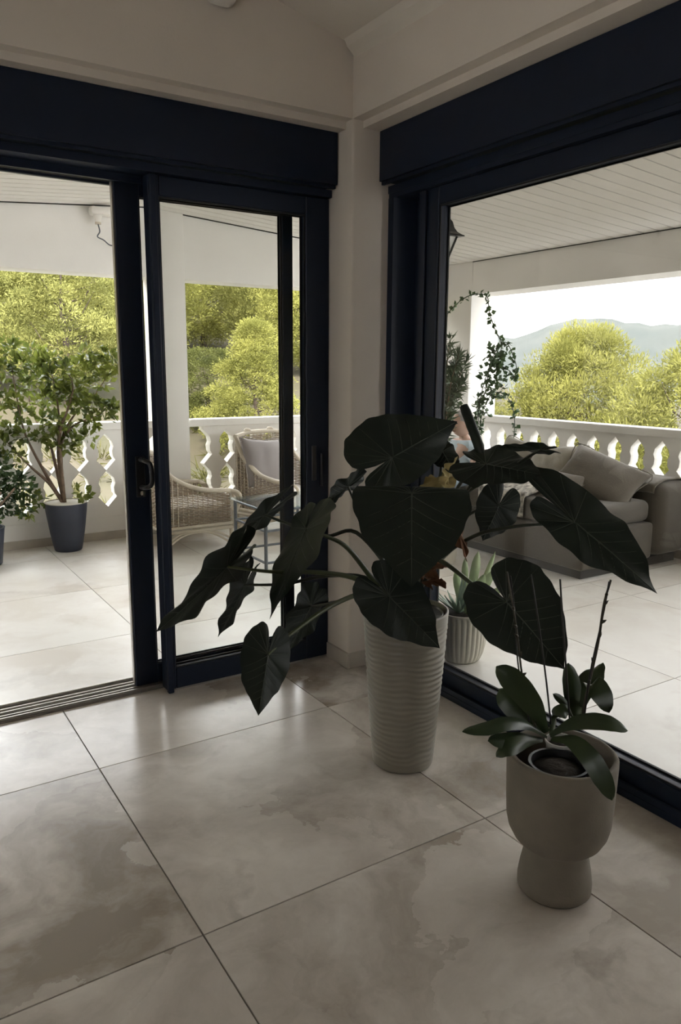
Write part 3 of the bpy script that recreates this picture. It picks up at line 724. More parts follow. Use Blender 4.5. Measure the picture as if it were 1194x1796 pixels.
cup_pot(ox_+0.055, oy_+0.055, 0.042, 0.30, 0.418, M['clear'], 'nursery_cup')
def strap_leaf(pts, width, S, name='leaf', thick=0.003, keel=0.14, m='orch', prof=None):
    P = spline(pts, 7); n = len(P)
    S = Vector(S).normalized()
    prof = prof or [(0, 0.28), (0.12, 0.42), (0.35, 0.85), (0.55, 1.0), (0.75, 0.92), (0.9, 0.62), (0.97, 0.32), (1.0, 0.05)]
    vs = []; fs = []
    cols = [-1, -0.6, -0.2, 0, 0.2, 0.6, 1]
    K = len(cols)
    for side_ in (1, -1):
        for i, p in enumerate(P):
            t = (P[min(i+1, n-1)]-P[max(i-1, 0)]).normalized()
            s = (S-t*S.dot(t)).normalized(); nn = t.cross(s)
            wd = width*interp(prof, i/(n-1))
            for c_ in cols:
                e = thick*(1-abs(c_)**2)*side_
                vs.append(p + s*c_*wd + nn*(keel*abs(c_)**1.3*wd + e))
    for q in (0, 1):
        o = q*n*K
        for i in range(n-1):
            for k in range(K-1):
                f = (o+i*K+k, o+i*K+k+1, o+(i+1)*K+k+1, o+(i+1)*K+k)
                fs.append(f if q == 0 else f[::-1])
    return MB().add(vs, fs).build(name, M[m], orc, True)
OL = [
  ([(1.5472, 1.3491, 0.4785), (1.5087, 1.3669, 0.5557), (1.4618, 1.4008, 0.6275), (1.4330, 1.4397, 0.6650)], 0.036, (0.4571, -0.3924, 0.6302)),
  ([(1.5590, 1.3864, 0.4628), (1.5404, 1.4300, 0.4966), (1.5226, 1.4732, 0.5312), (1.5171, 1.5063, 0.5552)], 0.036, (0.6253, -0.1280, 0.6727)),
  ([(1.5314, 1.3343, 0.4755), (1.4622, 1.3413, 0.5245), (1.3897, 1.3447, 0.5486), (1.3173, 1.3544, 0.5473), (1.2548, 1.3706, 0.5490)], 0.022, (0.5646, 0.7044, 0.4416)),
  ([(1.5128, 1.3335, 0.4725), (1.4355, 1.3281, 0.4976), (1.3720, 1.3346, 0.5072), (1.3219, 1.3446, 0.5165)], 0.026, (0.5646, 0.7044, 0.4416)),
  ([(1.4917, 1.3246, 0.4805), (1.4167, 1.3161, 0.4982), (1.3628, 1.3142, 0.4978), (1.3288, 1.3200, 0.4806)], 0.024, (0.6803, 0.5141, 0.4614)),
  ([(1.5294, 1.3123, 0.4789), (1.5293, 1.2447, 0.5004), (1.5272, 1.1817, 0.4827), (1.5348, 1.1427, 0.4383), (1.5484, 1.1228, 0.3882)], 0.028, (0.4369, -0.5180, 0.5508)),
  ([(1.5410, 1.3289, 0.4787), (1.5648, 1.2869, 0.5206), (1.5985, 1.2453, 0.5392), (1.6353, 1.2095, 0.5380), (1.6722, 1.1819, 0.5202)], 0.026, (0.4838, 0.6724, 0.6073)),
  ([(1.7107, 1.3823, 0.4459), (1.7126, 1.3921, 0.4954), (1.7196, 1.4136, 0.5573), (1.7232, 1.4363, 0.6148)], 0.029, (0.8961, -0.4547, -0.0128)),
  ([(1.7454, 1.4073, 0.4411), (1.7829, 1.4233, 0.5117), (1.8217, 1.4207, 0.5571), (1.8598, 1.4165, 0.5926)], 0.034, (0.7097, -0.1818, 0.6733)),
  ([(1.7296, 1.3813, 0.4955), (1.7425, 1.3645, 0.5649), (1.7418, 1.3267, 0.5563), (1.7399, 1.2935, 0.5105)], 0.032, (0.5009, -0.6974, 0.4719)),
  ([(1.6910, 1.3756, 0.4681), (1.6604, 1.3825, 0.5192), (1.6406, 1.3876, 0.5395), (1.6179, 1.3942, 0.5581)], 0.012, (0.5191, 0.0783, 0.7513)),
  ([(1.5644, 1.3471, 0.4645), (1.5841, 1.3554, 0.5040), (1.6113, 1.3540, 0.5217), (1.6372, 1.3501, 0.5238)], 0.022, (0.7746, 0.1044, 0.5188)),
]
for pts, wd, S in OL: strap_leaf(pts, wd, S)
def stick(pts, r0, r1, name, m, nodes=0):
    p = spline(pts, 6); n = len(p)
    o = MB().tube(p, [r0+(r1-r0)*i/(n-1) for i in range(n)], 8).build(name, m, orc, True, 0.9)
    if nodes:
        for i in range(nodes):
            q = p[int((n-1)*(0.35+0.62*i/nodes))]
            sd = Vector((rnd.uniform(-1, 1), rnd.uniform(-1, 1), 0.8)).normalized()
            sub('bud', MB().tube([q, q+sd*0.008, q+sd*0.016], [0.0045, 0.0045, 0.001], 6), m, o, True)
stick([(1.5381, 1.3784, 0.4753), (1.4921, 1.3913, 0.6175), (1.4685, 1.4070, 0.7820), (1.4407, 1.4235, 0.9376)], 0.0035, 0.0022, 'flower_spike', M['stalk'], 7)
stick([(1.5324, 1.3947, 0.4785), (1.4917, 1.4132, 0.6599), (1.4759, 1.4205, 0.8093), (1.4616, 1.4307, 0.9218)], 0.0022, 0.0018, 'stake', M['stake'])
stick([(1.5674, 1.3521, 0.4959), (1.5455, 1.3642, 0.6487), (1.5204, 1.3791, 0.8052), (1.5014, 1.3945, 0.9278)], 0.0026, 0.0024, 'stake', M['stake'])
stick([(1.6419, 1.3452, 0.4619), (1.6098, 1.3456, 0.6412), (1.5841, 1.3464, 0.7871), (1.5664, 1.3504, 0.9162)], 0.0028, 0.0026, 'stake', M['stake'])
stick([(1.6928, 1.3466, 0.4514), (1.6953, 1.3420, 0.5458), (1.6991, 1.3174, 0.7163), (1.7002, 1.3072, 0.8353), (1.7061, 1.2954, 0.9074)], 0.0046, 0.003, 'flower_spike', M['stalk'], 6)
stick([(1.6878, 1.3387, 0.4560), (1.6897, 1.3282, 0.6299), (1.7005, 1.3096, 0.7934), (1.7018, 1.2971, 0.9027)], 0.0026, 0.0024, 'stake', M['stake'])

# ================================================================ FOLIAGE HELPERS
def leaf_quad(b, p, ax_, side_, ln, wd, fold=0.15, pts=None):
    ax_ = ax_.normalized(); s = (side_-ax_*side_.dot(ax_))
    if s.length < 1e-4: s = ax_.orthogonal()
    s.normalize(); n = ax_.cross(s)
    b.add([p, p+ax_*ln*0.45+s*wd+n*wd*fold, p+ax_*ln, p+ax_*ln*0.45-s*wd+n*wd*fold, p+ax_*ln*0.5-n*wd*0.15],
          [(0, 1, 4), (1, 2, 4), (2, 3, 4), (3, 0, 4)])
def rdir(r, up=0.0):
    while True:
        v = Vector((r.uniform(-1, 1), r.uniform(-1, 1), r.uniform(-1, 1)))
        if 0.05 < v.length < 1: break
    v.normalize(); v.z += up
    return v.normalized()
def cluster(b, c, rad, n, ln, wd, r, up=0.35, fold=0.2):
    c = Vector(c)
    for _ in range(n):
        d = rdir(r)
        p = c + d*rad*r.uniform(0.15, 1.0)
        leaf_quad(b, p, (d*0.8+rdir(r, up)*0.7), rdir(r), ln*r.uniform(0.7, 1.2), wd*r.uniform(0.8, 1.2), fold)

# ================================================================ POTTED TREE ON THE LEFT TERRACE
fx_, fy_ = 1.389, 6.30
ft = thing('potted_tree', 'leafy green tree with reddish stems in a dark slate pot by the balustrade', 'plant', (fx_, fy_, 0))
MB().lathe([(0, 0.001), (0.102, 0.001), (0.107, 0.008), (0.120, 0.07), (0.134, 0.15), (0.147, 0.24), (0.158, 0.32), (0.165, 0.385), (0.1665, 0.394)], fx_, fy_, 48).build('pot', M['navypot'], ft, True, 0.9)
MB().lathe([(0.1668, 0.3945), (0.167, 0.400), (0.158, 0.402), (0.154, 0.396), (0.15, 0.36), (0.0, 0.355)], fx_, fy_, 48).build('pot_rim', M['whitepot'], ft, True, 0.9)
MB().lathe([(0.149, 0.362), (0.08, 0.375), (0, 0.38)], fx_, fy_, 24).build('soil', M['soil'], ft, True)
base = Vector((fx_-0.01, fy_, 0.37))
BR = [
  [(1.3791, 6.4223, 0.7572), (1.4110, 6.4512, 1.0311), (1.4050, 6.4820, 1.2589), (1.3813, 6.5116, 1.4851)],
  [(1.4055, 6.4476, 0.7298), (1.4497, 6.4894, 0.9344), (1.5598, 6.4703, 1.1091), (1.7044, 6.4111, 1.2574), (1.8351, 6.3742, 1.4653)],
  [(1.3997, 6.4430, 0.8007), (1.4910, 6.4020, 0.9855), (1.6069, 6.3076, 1.0566), (1.7079, 6.2176, 1.1044)],
  [(1.3004, 6.4031, 0.5550), (1.2015, 6.4460, 0.7878), (1.1400, 6.4660, 0.9712), (1.1123, 6.5027, 1.2173), (1.0930, 6.5604, 1.5272)],
  [(1.2871, 6.3851, 0.5443), (1.1617, 6.3873, 0.6819), (1.0644, 6.3915, 0.8005), (0.9869, 6.4300, 0.9129)],
  [(1.3688, 6.5131, 0.7017), (1.3477, 6.6153, 0.8821), (1.2818, 6.7294, 1.0419), (1.2580, 6.8156, 1.2507), (1.3128, 6.8331, 1.4848)],
  [(1.3933, 6.4082, 0.8967), (1.4577, 6.3582, 1.1264), (1.5087, 6.3420, 1.3069), (1.4759, 6.3568, 1.4412)],
]
for br in BR:
    MB().tube(spline([base]+br, 5), [0.016-0.0135*i/(len(br)*5) for i in range(len(br)*5+1)], 7).build('branch', M['bark'], ft, True)
r_ = random.Random(11)
CLP = [(1.1082, 6.5685, 1.6068), (1.0465, 6.5702, 1.4386), (1.1608, 6.5314, 1.4835), (1.3209, 6.8468, 1.5690), (1.3116, 6.7578, 1.4152), (1.1837, 6.5771, 1.3221), (1.3492, 6.5683, 1.4849), (1.4011, 6.5091, 1.5303), (1.3794, 6.4906, 1.3860), (1.4284, 6.4671, 1.2591), (1.4768, 6.3582, 1.4501), (1.5139, 6.3507, 1.3607), (1.4862, 6.3703, 1.2613), (1.6609, 6.5028, 1.5423), (1.7425, 6.4384, 1.4877), (1.8216, 6.4065, 1.5710), (1.8650, 6.3603, 1.4885), (1.7537, 6.4023, 1.3589), (1.6489, 6.4464, 1.4183), (1.5732, 6.4347, 1.2583), (1.6522, 6.2822, 1.1801), (1.7169, 6.2148, 1.1180), (1.7660, 6.1896, 1.1454), (1.6224, 6.2828, 1.0438), (1.5690, 6.3671, 1.1599), (1.3462, 6.5093, 1.2132), (1.3047, 6.7092, 1.1786), (1.0912, 6.5281, 1.2167), (1.0154, 6.5355, 1.1954), (1.1625, 6.4936, 1.1044), (1.3104, 6.5563, 1.0511), (1.3941, 6.4522, 1.0408), (1.4814, 6.4132, 1.0082), (1.0374, 6.4512, 0.9896), (1.1301, 6.4268, 0.9294), (1.3519, 6.4604, 0.9036), (1.2518, 6.4412, 0.9094), (1.4917, 6.3760, 0.8717), (1.4248, 6.4085, 0.8258), (0.9768, 6.4385, 0.8680), (1.0547, 6.3928, 0.7784), (1.5808, 6.2908, 0.9070), (0.9521, 6.6402, 1.4821), (0.9156, 6.6140, 1.2610), (0.9275, 6.5212, 1.0424), (1.5072, 6.2031, 0.4678), (1.1814, 6.3229, 0.4504), (1.0948, 6.2998, 0.3700)]
fm = MB()
for pos in CLP:
    small = pos[2] < 1.03
    cluster(fm, pos, 0.07 if small else 0.088, 22 if small else 38, 0.068, 0.023, r_, 0.4)
o = fm.build('foliage', M['ficus'], ft); o['kind'] = 'stuff'

# ---------------------------------------------------------------- dark shrub at the far left
sx, sy = 0.72, 6.12
sh = thing('potted_shrub', 'dark green low shrub at the left edge beside the slate pot', 'plant', (sx, sy, 0))
MB().lathe([(0, 0.001), (0.13, 0.001), (0.14, 0.01), (0.17, 0.27), (0.175, 0.285), (0.16, 0.285), (0.155, 0.25), (0, 0.245)], sx, sy, 40).build('pot', M['navypot'], sh, True, 0.9)
sm_ = MB()
for c_, n in [((0.9440, 6.4102, 0.7023), 40), ((1.0230, 6.2776, 0.6052), 46), ((0.9532, 6.2987, 0.5004), 46), ((1.0685, 6.2330, 0.5360), 36), ((0.8477, 6.4402, 0.5615), 50), ((0.9199, 6.2946, 0.3873), 40), ((1.0128, 6.2432, 0.4227), 26), ((0.8221, 6.5449, 0.6861), 50), ((0.7325, 6.5525, 0.4647), 50), ((0.8089, 6.5929, 0.8627), 40), ((0.9141, 6.5060, 0.7751), 30)]:
    cluster(sm_, c_, 0.10, n+14, 0.06, 0.018, r_, 0.3)
o = sm_.build('foliage', M['shrub'], sh); o['kind'] = 'stuff'
for k in range(6):
    a = k*1.05
    MB().tube(spline([(sx+0.02*math.cos(a), sy+0.02*math.sin(a), 0.24), (sx+0.12*math.cos(a), sy+0.1*math.sin(a)-0.05, 0.42), (sx+0.25*math.cos(a), sy+0.18*math.sin(a)-0.1, 0.58)], 4), 0.007, 6).build('branch', M['bark'], sh, True)

# ================================================================ WICKER ARMCHAIRS
ARM = [(-0.315, 0.80), (-0.29, 0.755), (-0.23, 0.645), (-0.12, 0.562), (0.013, 0.508), (0.15, 0.482), (0.26, 0.474), (0.32, 0.462)]
def strand(b, p0, p1, nrm, amp, waves, ph, r):
    p0, p1, nrm = Vector(p0), Vector(p1), Vector(nrm)
    n = max(2, int(waves*4))
    b.tube([p0.lerp(p1, i/n)+nrm*amp*math.sin(waves*2*PI*i/n*0.5*2+ph) for i in range(n+1)], r, 4, False)
def make_chair():
    t = thing('wicker_armchair', 'x', 'chair', local=True)
    arm3 = lambda s: [Vector((s*(0.29+0.02*(y > 0)), y, z)) for y, z in ARM]
    for s in (-1, 1):
        rail = spline(arm3(s)+[Vector((s*0.315, 0.365, 0.43)), Vector((s*0.315, 0.372, 0.385)), Vector((s*0.31, 0.345, 0.345)), Vector((s*0.305, 0.315, 0.30))], 5)
        MB().tube(rail, 0.019, 8).build('arm_rail', M['rattan'], t, True)
        ps = MB(); k = 0; z = 0.215
        while z < 0.79:
            ymax = 0.30
            for (ya, za), (yb, zb) in zip(ARM, ARM[1:]):
                if za >= z >= zb: ymax = min(0.30, ya+(yb-ya)*(za-z)/(za-zb+1e-6))
            if ymax > -0.30:
                L_ = ymax+0.31
                strand(ps, (s*0.29, -0.31, z), (s*(0.29+0.02*(ymax+0.31)/0.6), ymax, z), (s, 0, 0), 0.006, L_/0.088, (k % 2)*PI, 0.0062)
            k += 1; z += 0.0145
        o = ps.build('side_weave', M['wicker'], t, True); o['kind'] = 'stuff'
        for i in range(14):
            y = -0.29+i*0.044
            zt = interp(ARM, y)
            MB().tube([(s*(0.29+0.01), y, 0.20), (s*0.30, y, zt)], 0.0055, 6).build('stake', M['rattan'], t, True)
        # scrolled arm front and front post
        MB().tube(spline([(s*0.31, 0.30, 0.47), (s*0.345, 0.355, 0.455), (s*0.355, 0.375, 0.40), (s*0.34, 0.355, 0.33), (s*0.32, 0.33, 0.24), (s*0.31, 0.325, 0.16)], 5), 0.016, 8).build('scroll', M['rattan'], t, True)
        MB().tube(spline([(s*0.275, 0.30, 0.465), (s*0.25, 0.355, 0.44), (s*0.25, 0.37, 0.37), (s*0.285, 0.355, 0.30), (s*0.325, 0.34, 0.22), (s*0.31, 0.33, 0.15)], 5), 0.013, 8).build('scroll', M['rattan'], t, True)
        MB().tube(spline([(s*0.33, 0.365, 0.40), (s*0.29, 0.37, 0.34), (s*0.265, 0.355, 0.27), (s*0.30, 0.335, 0.20)], 5), 0.011, 8).build('scroll', M['rattan'], t, True)
        for z in (0.20, 0.165):
            MB().tube([(s*0.305, -0.32, z), (s*0.312, 0.34, z-0.004)], 0.014, 8).build('base_rail', M['rattan'], t, True)
        for y in (-0.30, 0.31):
            MB().tube([(s*0.30, y, 0.20), (s*0.305, y, 0.0)], [0.017, 0.015], 8).build('leg', M['rattan'], t, True)
        for q in (0.0, 0.022):
            MB().tube(spline([(s*0.305, -0.30, 0.02+q*2), (s*0.305, -0.15, 0.12+q), (s*0.305, 0.0, 0.15+q*0.2), (s*0.305, 0.15, 0.12+q), (s*0.305, 0.31, 0.02+q*2)], 5), 0.0095, 7).build('brace', M['rattan'], t, True)
    MB().tube(spline([(-0.30, -0.315, 0.80), (-0.15, -0.335, 0.822), (0, -0.34, 0.828), (0.15, -0.335, 0.822), (0.30, -0.315, 0.80)], 5), 0.019, 8).build('back_rail', M['rattan'], t, True)
    for s in (-0.12, 0.14):
        MB().tube(spline([(s-0.035, -0.335, 0.83), (s-0.02, -0.34, 0.848), (s, -0.34, 0.852), (s+0.02, -0.34, 0.848), (s+0.035, -0.335, 0.83)], 3), 0.012, 7).build('knot', M['rattan'], t, True)
    pb = MB(); z = 0.215; k = 0
    while z < 0.80:
        strand(pb, (-0.29, -0.315, z), (0.29, -0.315, z), (0, 1, 0), 0.006, 0.58/0.088, (k % 2)*PI, 0.0062); z += 0.0145; k += 1
    o = pb.build('back_weave', M['wicker'], t, True); o['kind'] = 'stuff'
    for i in range(13):
        MB().tube([(-0.264+i*0.044, -0.315, 0.20), (-0.264+i*0.044, -0.318, 0.81)], 0.0055, 6).build('stake', M['rattan'], t, True)
    MB().rbox(-0.29, 0.29, -0.30, 0.315, 0.225, 0.26, 0.01, 1).build('seat', M['rattan'], t)
    MB().rbox(-0.275, 0.275, -0.285, 0.30, 0.262, 0.36, 0.035, 3).build('seat_cushion', M['cream'], t, True)
    for z in (0.20,):
        MB().tube([(-0.31, 0.33, z), (0.31, 0.33, z)], 0.014, 8).build('base_rail', M['rattan'], t, True)
        MB().tube([(-0.30, -0.32, z), (0.30, -0.32, z)], 0.014, 8).build('base_rail', M['rattan'], t, True)
    return t
ch1 = make_chair()
ch1.location = (2.27, 6.05, 0); ch1.rotation_euler = (0, 0, -PI/2+0.05)
tag(ch1, 'wicker armchair seen from its woven side, in front of the terrace column', 'chair', 'wicker armchairs on the terrace')
ch2 = copy_tree(ch1)
ch2.location = (3.27, 6.01, 0); ch2.rotation_euler = (0, 0, math.radians(196)); ch2.scale = (1.08, 1.08, 1.08)
tag(ch2, 'wicker armchair holding a mauve-grey cushion, backed against the balustrade', 'chair', 'wicker armchairs on the terrace')

def pillow_mesh(wd, ht, th, seed=0, n=20):
    """soft square cushion lying in XZ, thickness along Y, centred on its middle"""
    vs = []; fs = []
    for sgn in (1, -1):
        for i in range(n+1):
            for j in range(n+1):
                u, v = -1+2*i/n, -1+2*j/n
                pinch = 1-0.10*(1-abs(u)**2)*abs(v)**3 - 0.0
                pinch2 = 1-0.10*(1-abs(v)**2)*abs(u)**3
                e = max(0.0, (1-abs(u)**2.2))*max(0.0, (1-abs(v)**2.2))
                y = sgn*th/2*(e**0.42)
                y += 0.05*th*noise.noise(Vector((u*2.2+seed, v*2.2, sgn*1.7)))*min(1, e*3)
                vs.append((u*wd/2*pinch2, y, v*ht/2*pinch))
    m = (n+1)*(n+1)
    for q in (0, 1):
        for i in range(n):
            for j in range(n):
                f = (q*m+i*(n+1)+j, q*m+(i+1)*(n+1)+j, q*m+(i+1)*(n+1)+j+1, q*m+i*(n+1)+j+1)
                fs.append(f if q else f[::-1])
    b = MB().add(vs, fs)
    me = b.mesh('cushion', True)
    bm = bmesh.new(); bm.from_mesh(me); bmesh.ops.remove_doubles(bm, verts=bm.verts, dist=1e-4); bmesh.ops.recalc_face_normals(bm, faces=bm.faces); bm.to_mesh(me); bm.free()
    for p in me.polygons: p.use_smooth = True
    return me
def pillow(name, label, m, loc, rot, wd, ht, th, seed=0, group=None, cat='cushion'):
    o = link(name, pillow_mesh(wd, ht, th, seed), m)
    o.location = loc; o.rotation_euler = rot
    tag(o, label, cat, group)
    pts = [(u*wd/2*0.985, 0, v*ht/2*0.985) for u, v in ((-1, -1), (0, -0.9), (1, -1), (0.9, 0), (1, 1), (0, 0.9), (-1, 1), (-0.9, 0), (-1, -1))]
    p = link('piping', MB().tube(spline(pts, 4), 0.004, 5).mesh('piping', True), m); p.parent = o
    return o
pillow('cushion', 'mauve-grey square cushion leaning in the far wicker armchair', M['cushion'], (3.10, 6.14, 0.63), (math.radians(-20), 0.10, math.radians(14)), 0.46, 0.46, 0.15, 3)

# ---------------------------------------------------------------- small glass-topped table
tb = thing('glass_table', 'small grey metal table with a glass top between plant and wicker chairs', 'table', (2.74, 5.12, 0))
tx0, tx1, ty0, ty1 = 2.46, 3.02, 4.86, 5.38
for x in (tx0, tx1):
    for y in (ty0, ty1): MB().tube([(x, y, 0.0), (x, y, 0.455)], 0.013, 10).build('leg', M['greymetal'], tb, True, 0.8)
for z in (0.448, 0.30, 0.06):
    for y in (ty0, ty1): MB().tube([(tx0, y, z), (tx1, y, z)], 0.010, 8).build('rail', M['greymetal'], tb, True, 0.8)
    for x in (tx0, tx1): MB().tube([(x, ty0, z), (x, ty1, z)], 0.010, 8).build('rail', M['greymetal'], tb, True, 0.8)
MB().rbox(tx0-0.04, tx1+0.04, ty0-0.04, ty1+0.04, 0.462, 0.472, 0.003, 1).build('table_top', M['tglass'], tb)
tw = MB().tube([(tx0+0.03, ty0+0.06, 0.315), (tx1-0.02, ty0+0.16, 0.33)], 0.028, 12)
o = tw.build('rolled_mat', M['greymetal'], None, True, 0.8); tag(o, 'pale grey rolled-up mat lying on the lower rails of the glass table', 'mat')
o.data.materials.clear(); o.data.materials.append(M['cream'])

# ================================================================ FLUTED POT WITH SUCCULENTS
rx, ry = 2.535, 2.800
su = thing('potted_succulent', 'pale green round-leaved succulent in a fluted cream pot outside the right window', 'plant', (rx, ry, 0))
flute = lambda an, z: 1.0+(0.035*abs(math.cos(an*14))-0.02 if z < 0.247 else 0.0)
MB().lathe([(0, 0.001), (0.080, 0.001), (0.094, 0.012), (0.110, 0.05), (0.119, 0.10), (0.123, 0.16), (0.125, 0.225), (0.125, 0.2465), (0.126, 0.249), (0.126, 0.262), (0.116, 0.262), (0.112, 0.235), (0, 0.232)], rx, ry, 168, flute).build('pot', M['whitepot'], su, True, 0.8)
MB().lathe([(0.112, 0.236), (0.06, 0.248), (0, 0.25)], rx, ry, 24).build('soil', M['soil'], su, True)
def paddle(p0, d, ln, wd, m, S, round_=True):
    p0 = Vector(p0); d = Vector(d).normalized(); S = Vector(S)
    s = (S-d*S.dot(d)).normalized(); n = d.cross(s)
    prof = [(0, 0.18), (0.15, 0.35), (0.4, 0.8), (0.62, 1.0), (0.82, 0.88), (0.94, 0.5), (1, 0.04)] if round_ else [(0, 0.6), (0.3, 1.0), (0.6, 0.75), (0.85, 0.35), (1.0, 0.02)]
    vs = []; fs = []; N_ = 10; cols = (-1, -0.55, 0, 0.55, 1); K = len(cols)
    for sg in (1, -1):
        for i in range(N_+1):
            t = i/N_; c = p0+d*ln*t+n*(0.10*ln*t*t); wv = wd*interp(prof, t)
            for q in cols: vs.append(c+s*q*wv+n*(sg*0.0035*(1-q*q)+0.12*wv*q*q))
    o = (N_+1)*K
    for sg in (0, 1):
        for i in range(N_):
            for k in range(K-1):
                f = (sg*o+i*K+k, sg*o+i*K+k+1, sg*o+(i+1)*K+k+1, sg*o+(i+1)*K+k); fs.append(f if sg else f[::-1])
    return MB().add(vs, fs).build('leaf', m, su, True)
for (p1, wd) in [((2.6345, 2.7971, 0.5554), 0.026), ((2.7360, 2.7786, 0.5464), 0.014), ((2.6750, 2.7266, 0.4638), 0.025), ((2.7204, 2.7027, 0.3789), 0.022), ((2.5928, 2.7051, 0.4569), 0.028), ((2.5994, 2.8592, 0.5166), 0.019), ((2.6578, 2.6601, 0.3338), 0.019), ((2.5319, 2.7363, 0.4229), 0.025), ((2.5854, 2.6681, 0.3788), 0.025), ((2.5681, 2.8993, 0.4450), 0.021), ((2.5221, 2.6807, 0.3621), 0.022)]:
    p1 = Vector(p1); p0 = Vector((rx+(p1.x-rx)*0.25, ry+(p1.y-ry)*0.25, 0.25)); paddle(p0, p1-p0, (p1-p0).length, wd, M['succ'], (0.9056, -0.4388, 0.0855))
for k in range(22):
    a = k*2.399; el = 0.25+0.9*((k*0.37) % 1)
    dv = Vector((math.cos(a)*math.cos(el), math.sin(a)*math.cos(el), math.sin(el)))
    paddle((rx-0.02, ry+0.01, 0.25), dv, 0.14+0.05*((k*0.61) % 1), 0.014, M['agave'], Vector((-math.sin(a), math.cos(a), 0.1)), False)

# ================================================================ SECTIONAL SOFA
sf = thing('outdoor_sofa', 'low taupe upholstered outdoor sofa along the right balustrade', 'sofa', (4.8, 4.25, 0))
MB().box(4.27, 5.36, 3.50, 5.02, 0.0, 0.065).build('plinth', M['plinth'], sf)
MB().rbox(4.22, 5.02, 3.46, 5.06, 0.066, 0.345, 0.03, 3).build('base', M['sofa'], sf, True)
MB().rbox(4.23, 5.0, 3.48, 4.24, 0.347, 0.515, 0.06, 4).build('seat_cushion', M['sofa'], sf, True)
MB().rbox(4.23, 5.0, 4.26, 5.05, 0.347, 0.515, 0.06, 4).build('seat_cushion', M['sofa'], sf, True)
MB().rbox(5.0, 5.39, 3.40, 5.07, 0.08, 0.645, 0.09, 5).build('backrest', M['sofa'], sf, True)
# draped throw over the end of the backrest
def drape(name, label, m, prof, ext, axis, th=0.012, seed=0, cat='blanket'):
    """prof: polyline (a, z) across, ext: extent along the other axis"""
    pts = spline([(a, 0, z) for a, z in prof], 6); n = len(pts); K = 16
    vs = []; fs = []
    for lay in (0, 1):
        for i, p in enumerate(pts):
            for k in range(K+1):
                e = ext[0]+(ext[1]-ext[0])*k/K
                w_ = 0.010*noise.noise(Vector((p.x*6+seed, e*7, p.z*6)))
                e2 = e + 0.012*noise.noise(Vector((p.x*9, k*0.4, seed+3)))
                q = (p.x, e2, p.z+w_+(th if lay == 0 else 0)+0.006)
                vs.append(q if axis == 'x' else (q[1], q[0], q[2]))
    m_ = n*(K+1)
    for lay in (0, 1):
        for i in range(n-1):
            for k in range(K):
                f = (lay*m_+i*(K+1)+k, lay*m_+(i+1)*(K+1)+k, lay*m_+(i+1)*(K+1)+k+1, lay*m_+i*(K+1)+k+1)
                fs.append(f if lay else f[::-1])
    for i in range(n-1):
        for k in (0, K):
            fs.append((i*(K+1)+k, (i+1)*(K+1)+k, m_+(i+1)*(K+1)+k, m_+i*(K+1)+k))
    for k in range(K):
        for i in (0, n-1):
            fs.append((i*(K+1)+k, i*(K+1)+k+1, m_+i*(K+1)+k+1, m_+i*(K+1)+k))
    o = MB().add(vs, fs).build(name, m, None, True)
    tag(o, label, cat)
    return o
drape('throw_blanket', 'plain taupe throw draped over the near end of the sofa backrest', M['pillow'], [(4.985, 0.56), (5.0, 0.615), (5.09, 0.65), (5.2, 0.652), (5.30, 0.645), (5.395, 0.57)], (3.46, 3.86), 'x')
M['pattern'] = mat('patterned_blanket', (0.62, 0.58, 0.50), 0.9, scale=26, col2=(0.07, 0.065, 0.07))
drape('patterned_blanket', 'cream blanket with a dark woven pattern bunched on the sofa seat', M['pattern'], [(4.205, 0.36), (4.21, 0.50), (4.27, 0.522), (4.45, 0.57), (4.62, 0.555), (4.75, 0.60)], (4.02, 4.52), 'x', 0.03, 5)
pillow('sofa_cushion', 'large taupe scatter cushion propped at the near end of the sofa', M['pillow'], (4.78, 3.80, 0.655), (math.radians(-44), 0.32, math.radians(-76)), 0.64, 0.42, 0.20, 1, 'cushions on the sofa')
pillow('sofa_cushion', 'large sand-coloured cushion behind the big taupe cushion', M['pillow2'], (4.80, 4.29, 0.675), (math.radians(-40), -0.12, math.radians(-88)), 0.54, 0.44, 0.18, 2, 'cushions on the sofa')
pillow('sofa_cushion', 'small taupe cushion with a seam, tucked before the large cushions', M['pillow'], (4.52, 3.94, 0.59), (math.radians(-48), 0.1, math.radians(-70)), 0.32, 0.28, 0.11, 4, 'cushions on the sofa')
pillow('sofa_cushion', 'sand cushion at the far end of the sofa beside the seated person', M['pillow2'], (4.88, 4.78, 0.69), (math.radians(-28), 0.1, math.radians(-92)), 0.44, 0.40, 0.15, 6, 'cushions on the sofa')

# ================================================================ SEATED PERSON
def skin_mesh(name, verts, edges, radii, m, parent=None, sub_=2, root=0):
    me = bpy.data.meshes.new(name); me.from_pydata([tuple(v) for v in verts], edges, []); me.update()
    o = bpy.data.objects.new(name, me); C.objects.link(o)
    me.materials.append(m)
    md = o.modifiers.new('skin', 'SKIN'); md.use_smooth_shade = True
    sv = me.skin_vertices[0].data if me.skin_vertices else None
    if sv is None:
        bm = bmesh.new(); bm.from_mesh(me); bm.verts.layers.skin.verify(); bm.to_mesh(me); bm.free()
        sv = me.skin_vertices[0].data
    for i, r in enumerate(radii):
        sv[i].radius = r if hasattr(r, '__len__') else (r, r)
        sv[i].use_root = (i == root)
    ss = o.modifiers.new('sub', 'SUBSURF'); ss.levels = sub_; ss.render_levels = sub_
    if parent: o.parent = parent
    return o
hip = Vector((4.36, 4.88, 0.58))
pe = thing('person', 'seated person in a pale blue shirt and jeans with grey hair, on the sofa', 'person', (4.4, 4.8, 0), local=True)
pe.location = (0, 0, 0)
V = Vector
nk = hip+V((0.05, 0.05, 0.295)); hd_c = nk+V((-0.045, 0.0, 0.135))
sl_, sr_ = nk+V((0.01, 0.155, -0.045)), nk+V((-0.03, -0.155, -0.045))
